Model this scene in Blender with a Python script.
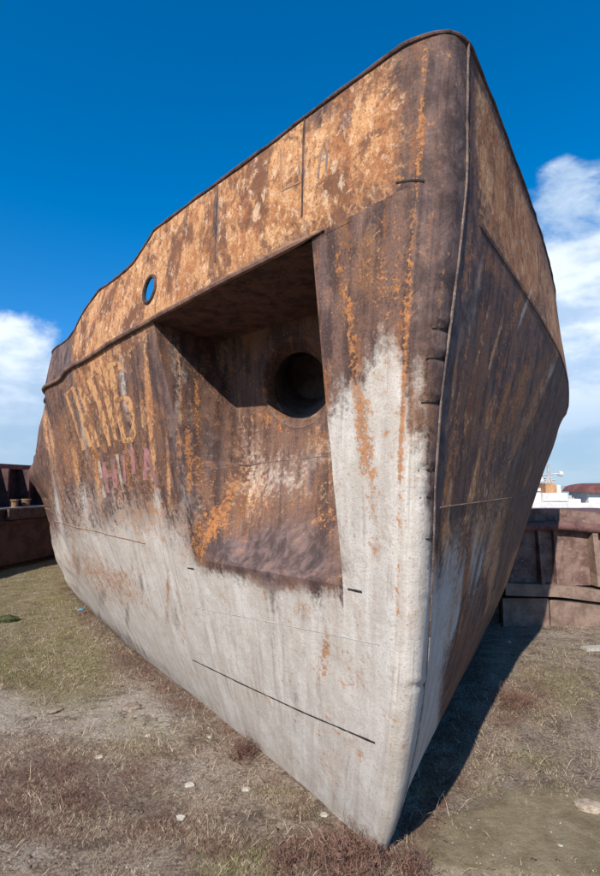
import bpy, math, random
import numpy as np
random.seed(5); RNG = np.random.default_rng(5)
for o in list(bpy.data.objects): bpy.data.objects.remove(o)
SC = bpy.context.scene; COL = SC.collection
R = math.radians

# ------------------------------------------------------------------ camera, sky, sun, exposure
EYE = 1.6; FPX = 503.04; PITCH = R(5.391)
cam = bpy.data.objects.new('camera', bpy.data.cameras.new('camera')); COL.objects.link(cam)
cam.location = (0, 0, EYE); cam.rotation_euler = (R(90) + PITCH, 0, 0)
cam.data.sensor_fit = 'VERTICAL'; cam.data.sensor_height = 36; cam.data.sensor_width = 36
cam.data.lens = 36 * FPX / 876; cam.data.clip_end = 6000; cam.data.clip_start = 0.05
SC.camera = cam
SUN_EL = R(37.0); SUN_TRAVEL = R(22.3)            # light travels 22 deg to the right of straight ahead
TO_SUN = np.array([-math.sin(SUN_TRAVEL) * math.cos(SUN_EL), -math.cos(SUN_TRAVEL) * math.cos(SUN_EL), math.sin(SUN_EL)])
sd = bpy.data.lights.new('sun', 'SUN'); sd.energy = 5.0; sd.angle = R(0.5); sd.color = (1, .945, .86)
sun = bpy.data.objects.new('sun', sd); COL.objects.link(sun)
from mathutils import Vector
sun.rotation_euler = Vector(TO_SUN).to_track_quat('Z', 'Y').to_euler(); sun.location = (-6, -10, 12)
SC.view_settings.view_transform = 'Standard'; SC.view_settings.look = 'None'
SC.view_settings.exposure = 0.45; SC.view_settings.gamma = 1

# ------------------------------------------------------------------ node helper
class NT:
    def __init__(self, tree): self.t = tree; tree.nodes.clear()
    def n(self, typ, **kw):
        nd = self.t.nodes.new(typ)
        ins = kw.pop('ins', {})
        for k, v in kw.items(): setattr(nd, k, v)
        for k, v in ins.items():
            s = nd.inputs[k]
            if isinstance(v, bpy.types.NodeSocket): self.t.links.new(v, s)
            else: s.default_value = v
        return nd
    def math(self, op, a, b=0.0, c=0.0, clamp=False):
        nd = self.n('ShaderNodeMath', operation=op, use_clamp=clamp, ins={0: a, 1: b, 2: c}); return nd.outputs[0]
    def noise(self, vec, scale, detail=4, rough=.6, dist=0.0):
        return self.n('ShaderNodeTexNoise', ins={'Vector': vec, 'Scale': scale, 'Detail': detail, 'Roughness': rough, 'Distortion': dist}).outputs[0]
    def mix(self, f, a, b):
        nd = self.n('ShaderNodeMix', data_type='RGBA')
        for k, v in ((0, f), (6, a), (7, b)):
            if isinstance(v, bpy.types.NodeSocket): self.t.links.new(v, nd.inputs[k])
            else: nd.inputs[k].default_value = (*v, 1) if isinstance(v, tuple) and len(v) == 3 else v
        return nd.outputs[2]
    def scale(self, vec, sc, loc=(0, 0, 0)):
        return self.n('ShaderNodeMapping', ins={'Vector': vec, 'Scale': sc, 'Location': loc}).outputs[0]
    def sstep(self, v, lo, hi):
        return self.n('ShaderNodeMapRange', interpolation_type='SMOOTHSTEP', ins={0: v, 1: lo, 2: hi, 3: 0., 4: 1.}).outputs[0]
    def lin(self, v, lo, hi, a=0., b=1.):
        return self.n('ShaderNodeMapRange', ins={0: v, 1: lo, 2: hi, 3: a, 4: b}).outputs[0]

def new_mat(name):
    m = bpy.data.materials.new(name); m.use_nodes = True
    return m, NT(m.node_tree)
def finish(nt, col, rough=.8, bump=None, strength=.4, dist=.01, metallic=0., spec=.3):
    b = nt.n('ShaderNodeBsdfPrincipled', ins={'Base Color': col if isinstance(col, bpy.types.NodeSocket) else (*col, 1), 'Roughness': rough, 'Metallic': metallic, 'Specular IOR Level': spec})
    if bump is not None:
        bn = nt.n('ShaderNodeBump', ins={'Height': bump, 'Strength': strength, 'Distance': dist})
        nt.t.links.new(bn.outputs[0], b.inputs['Normal'])
    o = nt.n('ShaderNodeOutputMaterial'); nt.t.links.new(b.outputs[0], o.inputs[0])

# ------------------------------------------------------------------ world
W = bpy.data.worlds.new("World"); SC.world = W; W.use_nodes = True
nt = NT(W.node_tree)
sky = nt.n('ShaderNodeTexSky', sky_type='NISHITA', sun_disc=False, sun_elevation=SUN_EL, sun_rotation=math.pi + SUN_TRAVEL,
           altitude=0, air_density=1.0, dust_density=.25, ozone_density=3.0)
hs = nt.n('ShaderNodeHueSaturation', ins={'Hue': .500, 'Saturation': 1.45, 'Value': 1.30, 'Color': sky.outputs[0]})
dirv = nt.n('ShaderNodeTexCoord').outputs['Generated']
sep = nt.n('ShaderNodeSeparateXYZ', ins={0: dirv})
z = sep.outputs[2]
hz = nt.n('ShaderNodeMix', data_type='RGBA', blend_type='MULTIPLY'); nt.t.links.new(nt.lin(z, .0, .45, 1., .0), hz.inputs[0]); nt.t.links.new(hs.outputs[0], hz.inputs[6]); hz.inputs[7].default_value = (.40, .62, .86, 1)
cl = nt.noise(nt.scale(dirv, (1, 1, 1.5), (3.2, 1.2, .4)), 4.6, 10, .60, .2)
def cloud_at(px, py, rad, amp):                    # a cloud bank in the sky around one bearing
    u, v = (px - 300) / FPX, (438 - py) / FPX
    d = np.array([u, math.cos(PITCH) - v * math.sin(PITCH), math.sin(PITCH) + v * math.cos(PITCH)]); d /= np.linalg.norm(d)
    dd = nt.n('ShaderNodeVectorMath', operation='DISTANCE', ins={0: dirv, 1: tuple(d)}).outputs['Value']
    return nt.math('MULTIPLY', nt.sstep(dd, rad, 0.), amp)
dens = nt.math('ADD', cl, nt.lin(z, .0, .42, .24, -.30))
for a in ((5, 410, .26, .48), (610, 330, .40, .62), (546, 200, .11, .22), (556, 150, .06, .13), (590, 240, .2, .15), (150, 240, .35, -.1), (34, 253, .06, .36), (158, 188, .055, .34), (610, 440, .32, .42)):
    dens = nt.math('ADD', dens, cloud_at(*a))
cm = nt.sstep(dens, .55, .73)
shade = nt.noise(nt.scale(dirv, (1, 1, 2.2), (.3, 4, 1)), 7, 6, .55)
ccol = nt.mix(nt.sstep(shade, .38, .62), (4.0, 5.2, 6.8), (7.6, 8.2, 9.0))
ccol = nt.mix(nt.math('MULTIPLY', nt.sstep(z, .26, .04), .85), ccol, (2.9, 4.1, 5.6))
fin = nt.mix(nt.math('MULTIPLY', cm, .90), hz.outputs[2], ccol)
bg = nt.n('ShaderNodeBackground', ins={'Color': fin, 'Strength': .10})
nt.t.links.new(bg.outputs[0], nt.n('ShaderNodeOutputWorld').inputs[0])

# ------------------------------------------------------------------ geometry helpers
def ray(px, py):
    u, v = (px - 300) / FPX, (438 - py) / FPX
    return np.array([u, math.cos(PITCH) - v * math.sin(PITCH), math.sin(PITCH) + v * math.cos(PITCH)])
def at_z(px, py, z=0.): r = ray(px, py); return r * ((z - EYE) / r[2]) + np.array([0, 0, EYE])
def at_y(px, py, y): r = ray(px, py); return r * (y / r[1]) + np.array([0, 0, EYE])
def project(P):
    x, y, zz = P[..., 0], P[..., 1], P[..., 2] - EYE
    c, s = math.cos(PITCH), math.sin(PITCH)
    F = np.maximum(y * c + zz * s, .05); U = -y * s + zz * c
    return 300 + FPX * x / F, 438 - FPX * U / F
_tab = np.random.default_rng(11).random((64, 64, 64)).astype(np.float32)
def vnoise(x, y, z=0.):
    x, y, z = np.broadcast_arrays(np.asarray(x, float), np.asarray(y, float), np.asarray(z, float))
    i, j, k = np.floor(x).astype(int), np.floor(y).astype(int), np.floor(z).astype(int)
    f, g, h = x - i, y - j, z - k
    f, g, h = f * f * (3 - 2 * f), g * g * (3 - 2 * g), h * h * (3 - 2 * h)
    T = lambda a, b, c: _tab[(i + a) % 64, (j + b) % 64, (k + c) % 64]
    l = lambda a, b, t: a + (b - a) * t
    return l(l(l(T(0,0,0), T(1,0,0), f), l(T(0,1,0), T(1,1,0), f), g), l(l(T(0,0,1), T(1,0,1), f), l(T(0,1,1), T(1,1,1), f), g), h)
def fbm(x, y, z=0., n=4):
    s, a, t = 0., 1., 0.
    for q in range(n): s = s + a * vnoise(x * 2 ** q + 7.3 * q, y * 2 ** q + 3.1 * q, z * 2 ** q); t += a; a *= .5
    return s / t
def sst(x, a, b):
    t = np.clip((x - a) / (b - a), 0, 1); return t * t * (3 - 2 * t)

BASE = {}
def thing(name, label, cat, loc, group=None):
    o = bpy.data.objects.new(name, None); COL.objects.link(o); o.location = loc; o.empty_display_size = .2
    o['label'] = label; o['category'] = cat
    if group: o['group'] = group
    BASE[o.name] = np.array(loc, float); return o
def tag(o, label=None, cat=None, group=None, kind=None):
    for k, v in (('label', label), ('category', cat), ('group', group), ('kind', kind)):
        if v: o[k] = v
    return o
def mesh_from(name, V, F, smooth=True, sharp=40):
    me = bpy.data.meshes.new(name)
    V = np.asarray(V, float)
    if isinstance(F, np.ndarray):
        nf, k = F.shape
        me.vertices.add(len(V)); me.vertices.foreach_set('co', V.ravel())
        me.loops.add(nf * k); me.loops.foreach_set('vertex_index', F.ravel().astype(np.int32))
        me.polygons.add(nf); me.polygons.foreach_set('loop_start', np.arange(0, nf * k, k, dtype=np.int32))
        me.update(calc_edges=True); me.validate()
    else: me.from_pydata([tuple(v) for v in V], [], [tuple(f) for f in F])
    if smooth:
        me.polygons.foreach_set('use_smooth', np.ones(len(me.polygons), dtype=bool))
        if sharp: me.set_sharp_from_angle(angle=R(sharp))
    return me
def obj(name, V, F, mat, parent=None, smooth=True, sharp=40, origin=None, solid=0.):
    V = np.asarray(V, float)
    if parent is not None:
        top = parent
        off = BASE.get(parent.name, np.zeros(3))
    else:
        off = np.array(origin, float) if origin is not None else np.zeros(3)
    me = mesh_from(name, V - off, F, smooth, sharp)
    if mat: me.materials.append(mat)
    o = bpy.data.objects.new(name, me); COL.objects.link(o)
    if parent is not None: o.parent = parent; BASE[o.name] = off
    else: o.location = off; BASE[o.name] = off
    if solid:
        md = o.modifiers.new('thickness', 'SOLIDIFY'); md.thickness = solid; md.offset = -1
    return o
def grid_faces(nu, nv, flip=False):
    i, j = np.meshgrid(np.arange(nu - 1), np.arange(nv - 1), indexing='ij')
    a = i * nv + j
    F = np.stack([a, a + nv, a + nv + 1, a + 1], -1).reshape(-1, 4)
    return F[:, ::-1].copy() if flip else F
class MB:
    def __init__(self): self.V = []; self.F = []; self.n = 0
    def add(self, V, F):
        V = np.asarray(V, float).reshape(-1, 3); self.V.append(V)
        self.F += [tuple(int(i) + self.n for i in f) for f in F]; self.n += len(V)
    def box(self, c, size, rz=0., ry=0., rx=0.):
        V = np.array([[x, y, z] for x in (-.5, .5) for y in (-.5, .5) for z in (-.5, .5)]) * np.array(size)
        for ax, an in ((0, rx), (1, ry), (2, rz)):
            if an:
                cc, s = math.cos(an), math.sin(an); p, q = [(1, 2), (2, 0), (0, 1)][ax]
                a, b = V[:, p].copy(), V[:, q].copy(); V[:, p] = a * cc - b * s; V[:, q] = a * s + b * cc
        self.add(V + np.array(c), [(0,1,3,2), (4,6,7,5), (0,4,5,1), (2,3,7,6), (0,2,6,4), (1,5,7,3)])
    def tube(self, P, r, n=8, flat=1.):
        P = np.asarray(P, float); m = len(P); rr = np.broadcast_to(np.asarray(r, float), (m,))
        T = np.gradient(P, axis=0); T /= np.linalg.norm(T, axis=1)[:, None] + 1e-9
        up = np.array([0, 0, 1.]) if abs(T[0, 2]) < .9 else np.array([1., 0, 0])
        A = np.cross(T, up); A /= np.linalg.norm(A, axis=1)[:, None] + 1e-9; B = np.cross(A, T)
        th = np.linspace(0, 2 * math.pi, n, endpoint=False)
        V = P[:, None] + rr[:, None, None] * (np.cos(th)[None, :, None] * A[:, None] * flat + np.sin(th)[None, :, None] * B[:, None])
        F = [(i * n + j, i * n + (j + 1) % n, (i + 1) * n + (j + 1) % n, (i + 1) * n + j) for i in range(m - 1) for j in range(n)]
        F += [tuple(range(n))[::-1], tuple((m - 1) * n + j for j in range(n))]
        self.add(V, F)
    def build(self, name, mat, parent=None, **kw): return obj(name, np.concatenate(self.V), self.F, mat, parent, **kw)

# ------------------------------------------------------------------ the hull as a surface: side -1 is the broad sunny side, +1 the shaded one
HD = R(4.98); BM = 6.88; FOOT = np.array([.354, 2.36])
AFT = np.array([-math.sin(HD), math.cos(HD)]); LAT = np.array([math.cos(HD), math.sin(HD)])
W0 = .085
def stem_off(z): return -1.0 * (1 - np.exp(-np.maximum(z, 0) / 1.15))
# lateral sway of the battered stem (metres, by height)
STEM_PX = [(449,36),(443,100),(441,185),(436,250),(429,320),(421,400),(417,480),(416,550),(413,620),(409,690),(402,750),(394,805),(383,848)]
_zz = np.linspace(0, 3.1, 400)
_P = np.concatenate([FOOT + stem_off(_zz)[:, None] * AFT, _zz[:, None]], 1); _x, _y = project(_P)
_sw = []
for px, py in STEM_PX:
    k = int(np.argmin(abs(_y - py))); p = _P[k]; _sw.append((_zz[k], (px - _x[k]) / FPX * (p[1] * .9956 + (p[2] - EYE) * .094)))
_sw.sort(); SWZ = np.array([a for a, b in _sw]); SWD = np.array([b for a, b in _sw])
def sway(z): return np.interp(z, SWZ, SWD)
def nose_w(side, z): return np.interp(z, [0, .3, .8, 1.4, 2.1, 2.6, 3.], [.026, .030, .034, .040, .046, .050, .050] if side > 0 else [.026, .031, .038, .047, .060, .072, .077])
def nose(s, w=W0): t = np.clip(s / w, 0, 1); return w * np.sqrt(np.maximum(1 - (1 - t) ** 2, 0))
def half_b(s, lam, p, w=W0): return nose(s, w) + (W0 - w) * (1 - np.exp(-np.maximum(s, 0) / .6)) * .9 + (BM - W0) * (1 - np.exp(-(np.maximum(s, 0) / lam) ** p))
def zk(s): return 2.536 - .030 * s - .001 * s * s
def zr(s): return 2.973 + .032 * s + .001 * s * s + .030 * np.exp(-(s / .45) ** 2)
def zb(s): return .006 + .0022 * s * s
def dents(side, s, z):
    k = sst(s, .4, 3.)
    d = (.10 * (fbm(s * .55 + 3 * side, z * .7, 5 + side) - .5) + .05 * (fbm(s * 1.7 + 9 * side, z * 1.1, 1.3) - .5)) * k + .10 * (fbm(s * 1.1 + 5 * side, z * 2.6, 8.3) - .5) * sst(s, 3.4, 5.2)
    d = d + .010 * (fbm(s * 4, z * 2.2, 3.3 + side) - .5) * sst(s, .1, .5)
    d = d + .020 * np.sin(s * 9.2 + .6 * np.sin(z * 2)) * sst(z, .9, 1.5) * sst(s, 1.6, 2.6) * (side < 0)   # plating sunk between the frames
    return d
DENT_EXTRA = [(-1, 5.6, 1.76, 1.1, .16, .15), (-1, 5.2, 2.12, .9, .12, -.06), (1, 3.4, 2.25, .35, .10, -.05), (1, 4.4, 1.95, .3, .1, -.05)]
def hullP(side, s, v):
    s, v = np.broadcast_arrays(np.asarray(s, float), np.asarray(v, float))
    a, b, r = zb(s), zk(s), zr(s)
    if side < 0: se = np.where(s < 6.5, s, 6.5 + 1.6 * np.tanh((s - 6.5) / 1.6))
    else: se = np.where(s < 3.5, s, 3.5 + 1.4 * np.tanh((s - 3.5) / 1.4))
    w = np.clip(v - 1, 0, 1)
    z = np.where(v <= 1, a + (b - a) * np.clip(v, 0, 1), b + (r - b) * w)
    v1 = np.clip(v, 0, 1)
    nw = nose_w(side, z); bb, bk, br = half_b(se, 8.256, 1.203, nw), half_b(se, 6.956, 1.055, nw), half_b(se, 7.697, 1.023, nw)
    g = v1 ** 1.0
    belly = (.12 if side < 0 else -.16) * np.sin(math.pi * v1) * sst(s, .6, 5)
    if side < 0:
        cut = -.85 * sst(s, 3.6, 7.) * sst(z, 1.35, 2.35) + np.interp(v1, [0, .2, .4, .6, .72, .8, .9, 1], [0, -.1, -.26, -.28, -.14, -.10, -.30, -.66]) * sst(s, 2.9, 5.2)
        belly = belly + cut
    else: cut = 0.
    B = np.where(v <= 1, bb + (bk - bb) * g + belly, bk + (br - bk) * w + cut)
    B = B + dents(side, s, z) * np.where(v > 1, 1 - .6 * w, 1)
    for sd, s0, z0, rs, rz, am in DENT_EXTRA:
        if sd == side: B = B + am * np.exp(-((s - s0) / rs) ** 2 - ((z - z0) / rz) ** 2)
    so = stem_off(z)
    fade = np.exp(-s / 1.2)
    xy = FOOT + (s + so)[..., None] * AFT + (side * B + sway(z) * fade)[..., None] * LAT
    return np.concatenate([xy, z[..., None]], -1)
BELLY = .10
def normal(side, s, v, e=.01):
    a = hullP(side, s + e, v) - hullP(side, s, v); b = hullP(side, s, v + e) - hullP(side, s, v)
    n = np.cross(b, a) * -side; return n / (np.linalg.norm(n, axis=-1, keepdims=True) + 1e-9)
_gs = np.concatenate([np.linspace(0, 2, 260), np.linspace(2.01, 13, 420)]); _gv = np.linspace(0, 2, 420)
_G = {}
for sd_ in (-1, 1):
    q = hullP(sd_, _gs[:, None], _gv[None, :]); x_, y_ = project(q); dist = np.linalg.norm(q - np.array([0, 0, EYE]), axis=-1); _G[sd_] = (x_, y_, dist)
def at_hull(side, px, py, lo=0., hi=2.):
    x_, y_, d_ = _G[side]
    m = (_gv >= lo) & (_gv <= hi)
    e = np.hypot(x_[:, m] - px, y_[:, m] - py) + .3 * np.maximum(d_[:, m] - 3, 0)
    i, j = np.unravel_index(np.argmin(e), e.shape)
    s, v = float(_gs[i]), float(_gv[m][j])
    q = project(hullP(side, np.array([s, s + .004, s]), np.array([v, v, v + .004])))
    J = np.array([[q[0][1] - q[0][0], q[0][2] - q[0][0]], [q[1][1] - q[1][0], q[1][2] - q[1][0]]]) / .004
    if abs(np.linalg.det(J)) > 1500:
        d = np.linalg.solve(J, np.array([px - q[0][0], py - q[1][0]])); d = np.clip(d, -.02, .02); s, v = s + d[0], min(max(v + d[1], lo), hi)
    return s, v
def on_hull(side, pts, lift=0., lo=0., hi=2.):
    sv = np.array([at_hull(side, *p, lo, hi) for p in pts]); return hullP(side, sv[:, 0], sv[:, 1]) + lift * normal(side, sv[:, 0], sv[:, 1])

# edges of the stem bar
EDGE_PX = {1: [(60,467),(90,466.5),(180,466),(230,462),(300,452),(400,440),(500,433),(600,430),(700,425),(790,410),(850,391)], -1: [(45,431),(90,424),(183,414),(300,408),(400,401),(500,398),(600,396),(700,392),(790,380),(850,374)]}
BAR = {}
_bv = np.linspace(0, 2, 90); _bs = np.linspace(.002, .2, 300)
for sd_ in (-1, 1):
    bx_, by_ = project(hullP(sd_, _bs[None, :], _bv[:, None])); tx_ = np.interp(by_, [a for a, b in EDGE_PX[sd_]], [b for a, b in EDGE_PX[sd_]])
    k_ = np.argmin(np.abs(bx_ - tx_), axis=1); q_ = np.clip(_bs[k_], .012, .12); q_ = np.convolve(np.pad(q_, 6, mode='edge'), np.ones(13) / 13, 'valid'); BAR[sd_] = q_
    print('bar', sd_, q_[::12].round(3), np.abs(bx_ - tx_).min(axis=1)[::12].round(1))
# where the bulwark top steps down on the sunny side
SBRK = [at_hull(-1, *p, 1.) for p in ((152,227),(149,240),(135,262),(120,276),(100,290),(85,310),(75,330),(66,341))]
print('break', [(round(a, 2), round(b, 2)) for a, b in SBRK])
def wtop(side, s):
    if side < 0:
        xs = np.array([a for a, b in SBRK]); ys = np.array([b - 1 for a, b in SBRK])
        o = np.argsort(xs); xs, ys = xs[o], ys[o]
        return np.where(s < xs[0], 1., np.interp(s, xs, ys))
    return 1 - .75 * sst(s, 3.4, 5.2)
POCKR = sorted([at_hull(-1, *p, 0, 1)[::-1] for p in ((312,243),(316,290),(322,360),(331,450),(343,586))])
POCKL = sorted([at_hull(-1, *p, 0, 1)[::-1] for p in ((153,320),(176,420),(190,490),(200,560))])
print('pocket', POCKR, POCKL)
VC, VD = POCKR[0][0], POCKL[0][0]
def sR(v): return np.interp(v, [a for a, b in POCKR], [b for a, b in POCKR])
def sL(v): return np.interp(v, [a for a, b in POCKL], [b for a, b in POCKL])
def vbot(u): return VC + (VD - VC) * u
def pocket_sv(u, w):
    vb = vbot(u); v = vb + (1 - vb) * w; return sR(v) + (sL(v) - sR(v)) * u, v
def pocket_depth(u, w):
    D = (.70 - .16 * u) * (1 - (1 - w) ** 3.3)
    uc = .64 + .14 * sst(w, .35, 1.)
    t = np.clip((1 - u) / (1 - uc), 0, 1)
    t = np.where(t < .85, t, .85 + .15 * np.tanh((t - .85) / .15 * 1.2))
    return D * t
INW = AFT * .97 + LAT * .24; INW = np.array([*(INW / np.linalg.norm(INW)), 0.])
def pocketP(u, w):
    s, v = pocket_sv(u, w); return hullP(-1, s, v) + pocket_depth(u, w)[..., None] * INW

# ------------------------------------------------------------------ stains, with some painted light and shade, placed on the plating by point
def blob(x, y, b):
    cx, cy, rx, ry, an = b[:5]; c, s = math.cos(R(an)), math.sin(R(an))
    dx, dy = x - cx, y - cy; a, e = (dx * c + dy * s) / rx, (-dx * s + dy * c) / ry
    return np.exp(-(a * a + e * e) ** 1.5)
# channel: 0 pale paint and some painted light, 1 orange rust, 2 ochre paint, 3 dark grime and some painted shade
STAIN_SHADING = []
def stain_shading(P, extra=None, mode=''):
    x, y = project(P); M = np.zeros(P.shape[:-1] + (4,))
    for ch, am, *b in STAIN_SHADING: M[..., ch] += am * blob(x, y, b)
    # grey boot-top below the waterline: edge runs along the hull
    edge = np.interp(x, [40, 60, 110, 160, 205, 343, 345, 400, 470], [540, 538, 524, 514, 562, 588, 590, 410, 560])
    if mode == 'fore': edge = np.interp(x, [300, 343, 385, 402, 412, 470], [455, 425, 385, 400, 450, 560])
    soft = np.interp(x, [40, 120, 185, 230, 350, 430], [34, 34, 34, 12, 70, 80])
    if mode == 'fore': soft = 62 + 0 * x
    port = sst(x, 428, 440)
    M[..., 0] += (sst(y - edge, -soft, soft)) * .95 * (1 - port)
    if extra is not None: M = extra(M, x, y)
    return np.clip(M, -1, 2)
def put_attrs(o, P, UV, M):
    me = o.data
    at = me.attributes.new('stain_shading_mask', 'FLOAT_COLOR', 'POINT'); at.data.foreach_set('color', np.clip(M, 0, 1).reshape(-1, 4).astype(np.float32).ravel())
    a2 = me.attributes.new('plate', 'FLOAT_VECTOR', 'POINT'); v = np.zeros((len(me.vertices), 3), np.float32); v[:, :2] = UV.reshape(-1, 2); a2.data.foreach_set('vector', v.ravel())

def hull_material(name, kind):
    m, nt = new_mat(name)
    st = nt.n('ShaderNodeAttribute', attribute_name='stain_shading_mask'); pl = nt.n('ShaderNodeAttribute', attribute_name='plate').outputs['Vector']
    sp = nt.n('ShaderNodeSeparateColor', ins={0: st.outputs['Color']}); wh, og, tn = sp.outputs[0], sp.outputs[1], sp.outputs[2]; gr = st.outputs['Alpha']
    ob = nt.n('ShaderNodeTexCoord').outputs['Object']
    wob = nt.n('ShaderNodeTexNoise', ins={'Vector': ob, 'Scale': 3.2, 'Detail': 3}).outputs['Color']
    pw = nt.n('ShaderNodeVectorMath', operation='MULTIPLY_ADD', ins={0: wob, 1: (.05, .05, 0), 2: pl}).outputs[0]
    streak = nt.noise(nt.scale(pw, (9, .8, 1)), 1.6, 8, .66, .25)
    streak2 = nt.noise(nt.scale(pw, (22, 1.5, 1), (4, 2, 0)), 1.3, 6, .64, .2)
    streak3 = nt.noise(nt.scale(pw, (13, 1.1, 1), (9, 5, 0)), 1.5, 8, .68, .3)
    med = nt.noise(ob, 7.5, 10, .70, .2)
    med2 = nt.noise(nt.scale(ob, (1, 1, .8), (5, 3, 1)), 13, 10, .72, .4)
    big = nt.noise(nt.scale(ob, (1, 1, .7), (2, 8, 4)), 3.4, 9, .68, .3)
    fine = nt.noise(ob, 42, 8, .70)
    speck = nt.noise(ob, 110, 5, .72)
    def thr(mask, noise, amp, k, bias=.5):
        t = nt.math('ADD', mask, nt.math('MULTIPLY', nt.math('SUBTRACT', noise, .5), amp))
        return nt.sstep(t, bias - .5 / k, bias + .5 / k)
    def over(c, n, lo, hi, amt, c2): return nt.mix(nt.math('MULTIPLY', nt.sstep(n, lo, hi), amt), c, c2)
    a2 = nt.math('ADD', nt.math('MULTIPLY', streak, .6), nt.math('MULTIPLY', med, .4))
    brown = nt.mix(nt.sstep(a2, .42, .58), (.062, .036, .030), (.165, .090, .064))
    brown = over(brown, med2, .52, .62, .42, (.055, .042, .040))
    brown = over(brown, nt.math('ADD', nt.math('MULTIPLY', streak3, .4), nt.math('MULTIPLY', med2, .6)), .52, .60, .55, (.25, .155, .105))
    brown = over(brown, nt.math('ADD', nt.math('MULTIPLY', streak2, .5), nt.math('MULTIPLY', med2, .5)), .52, .60, .8, (.235, .092, .034))
    brown = over(brown, big, .53, .63, .6, (.205, .098, .048)); brown = over(brown, speck, .55, .68, .45, (.22, .15, .12)); brown = over(brown, speck, .46, .36, .6, (.032, .020, .018))
    ochre = nt.mix(nt.sstep(med, .40, .58), (.36, .148, .055), (.55, .285, .125))
    ochre = over(ochre, fine, .51, .62, .7, (.64, .43, .25))
    ochre = over(ochre, nt.math('ADD', nt.math('MULTIPLY', streak, .6), nt.math('MULTIPLY', fine, .4)), .50, .60, .75, (.29, .095, .034))
    ochre = over(ochre, big, .50, .57, .9, (.125, .054, .032))
    ochre = over(ochre, med2, .53, .60, .8, (.120, .053, .033)); ochre = over(ochre, speck, .49, .38, .75, (.19, .080, .04)); ochre = over(ochre, nt.noise(ob, 24, 9, .74, .6), .53, .60, .6, (.22, .095, .045)); ochre = over(ochre, nt.noise(nt.scale(ob, (1, 1, .8), (8, 1, 1)), 22, 9, .76, .35), .54, .61, .6, (.66, .47, .31)); ochre = over(ochre, streak3, .55, .63, .35, (.24, .082, .032))
    pale = nt.mix(nt.sstep(nt.math('ADD', nt.math('MULTIPLY', streak, .55), nt.math('MULTIPLY', med, .45)), .38, .58), (.585, .535, .475), (.45, .395, .34))
    pale = over(pale, big, .50, .64, .6, (.42, .355, .285)); pale = over(pale, streak3, .54, .64, .5, (.29, .235, .195))
    pale = over(pale, fine, .52, .70, .5, (.58, .54, .48)); pale = over(pale, speck, .46, .36, .6, (.26, .205, .165)); pale = over(pale, med2, .55, .64, .4, (.33, .24, .17))
    orange = nt.mix(nt.sstep(fine, .40, .60), (.20, .075, .030), (.40, .165, .055)); orange = over(orange, speck, .52, .62, .5, (.50, .25, .10))
    col = brown
    mixn = nt.math('ADD', nt.math('MULTIPLY', streak, .22), nt.math('ADD', nt.math('MULTIPLY', fine, .4), nt.math('MULTIPLY', med2, .38)))
    f_t = thr(tn, nt.math('ADD', nt.math('MULTIPLY', big, .5), nt.math('MULTIPLY', fine, .5)), 2.2, 2.4)
    col = nt.mix(f_t, col, ochre)
    f_w = thr(wh, mixn, 2.7, 1.7)
    col = nt.mix(f_w, col, pale)
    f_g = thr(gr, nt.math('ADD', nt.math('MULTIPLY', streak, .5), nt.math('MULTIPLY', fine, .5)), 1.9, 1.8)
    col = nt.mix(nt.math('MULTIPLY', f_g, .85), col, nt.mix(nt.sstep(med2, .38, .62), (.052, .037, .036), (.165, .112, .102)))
    f_o = thr(og, nt.math('ADD', nt.math('MULTIPLY', fine, .35), nt.math('ADD', nt.math('MULTIPLY', med2, .3), nt.math('MULTIPLY', speck, .35))), 7.5, 2.2, .66)
    col = nt.mix(nt.math('MULTIPLY', f_o, .9), col, orange)
    sp_o = nt.math('MULTIPLY', nt.sstep(nt.math('ADD', nt.math('MULTIPLY', nt.noise(nt.scale(pl, (1, .55, 1)), 24, 5, .66), .75), nt.math('MULTIPLY', big, .25)), .60, .66), f_w)
    col = nt.mix(nt.math('MULTIPLY', sp_o, .75), col, (.34, .13, .05))
    # blistered, pitted surface
    h = nt.math('ADD', nt.math('MULTIPLY', fine, .55), nt.math('MULTIPLY', med, .6))
    h = nt.math('ADD', h, nt.math('MULTIPLY', f_w, .10)); h = nt.math('ADD', h, nt.math('MULTIPLY', f_o, -.12)); h = nt.math('ADD', h, nt.math('MULTIPLY', speck, .25))
    h = nt.math('ADD', h, nt.math('MULTIPLY', f_t, .2))
    finish(nt, col, nt.lin(fine, .3, .7, .62, .92), h, .55, .011, spec=.22)
    return m
HULL = hull_material('weathered_hull_steel', 'hull')
def rust_material(name, a, b, c, scale=9, rough=.8, bump=.5):
    m, nt = new_mat(name); ob = nt.n('ShaderNodeTexCoord').outputs['Object']
    n1 = nt.noise(ob, scale, 8, .65, .2); n2 = nt.noise(ob, scale * 5, 6, .65)
    col = nt.mix(nt.sstep(n1, .36, .62), a, b); col = nt.mix(nt.math('MULTIPLY', nt.sstep(n2, .52, .68), .6), col, c)
    finish(nt, col, rough, nt.math('ADD', n1, nt.math('MULTIPLY', n2, .5)), bump, .01); return m
EDGE = rust_material('dark_rusted_edge', (.035, .022, .02), (.11, .06, .045), (.20, .10, .06), 12)
WELD = rust_material('rusted_weld_bead', (.20, .10, .06), (.40, .24, .15), (.45, .38, .31), 25)
SLOT = rust_material('open_slot_shadowed_steel', (.012, .010, .010), (.03, .024, .02), (.06, .04, .03), 12)
WELDB = rust_material('brown_weld_bead', (.09, .06, .05), (.20, .14, .11), (.34, .28, .23), 14)
WELDP = rust_material('painted_weld_bead', (.30, .26, .22), (.44, .40, .35), (.20, .13, .09), 20)
PIPE = rust_material('sooty_pipe_steel', (.10, .07, .06), (.20, .14, .12), (.26, .17, .12), 9)

# ------------------------------------------------------------------ stain list, some painted light and shade among them (from the photograph)
S = STAIN_SHADING.append
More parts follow.
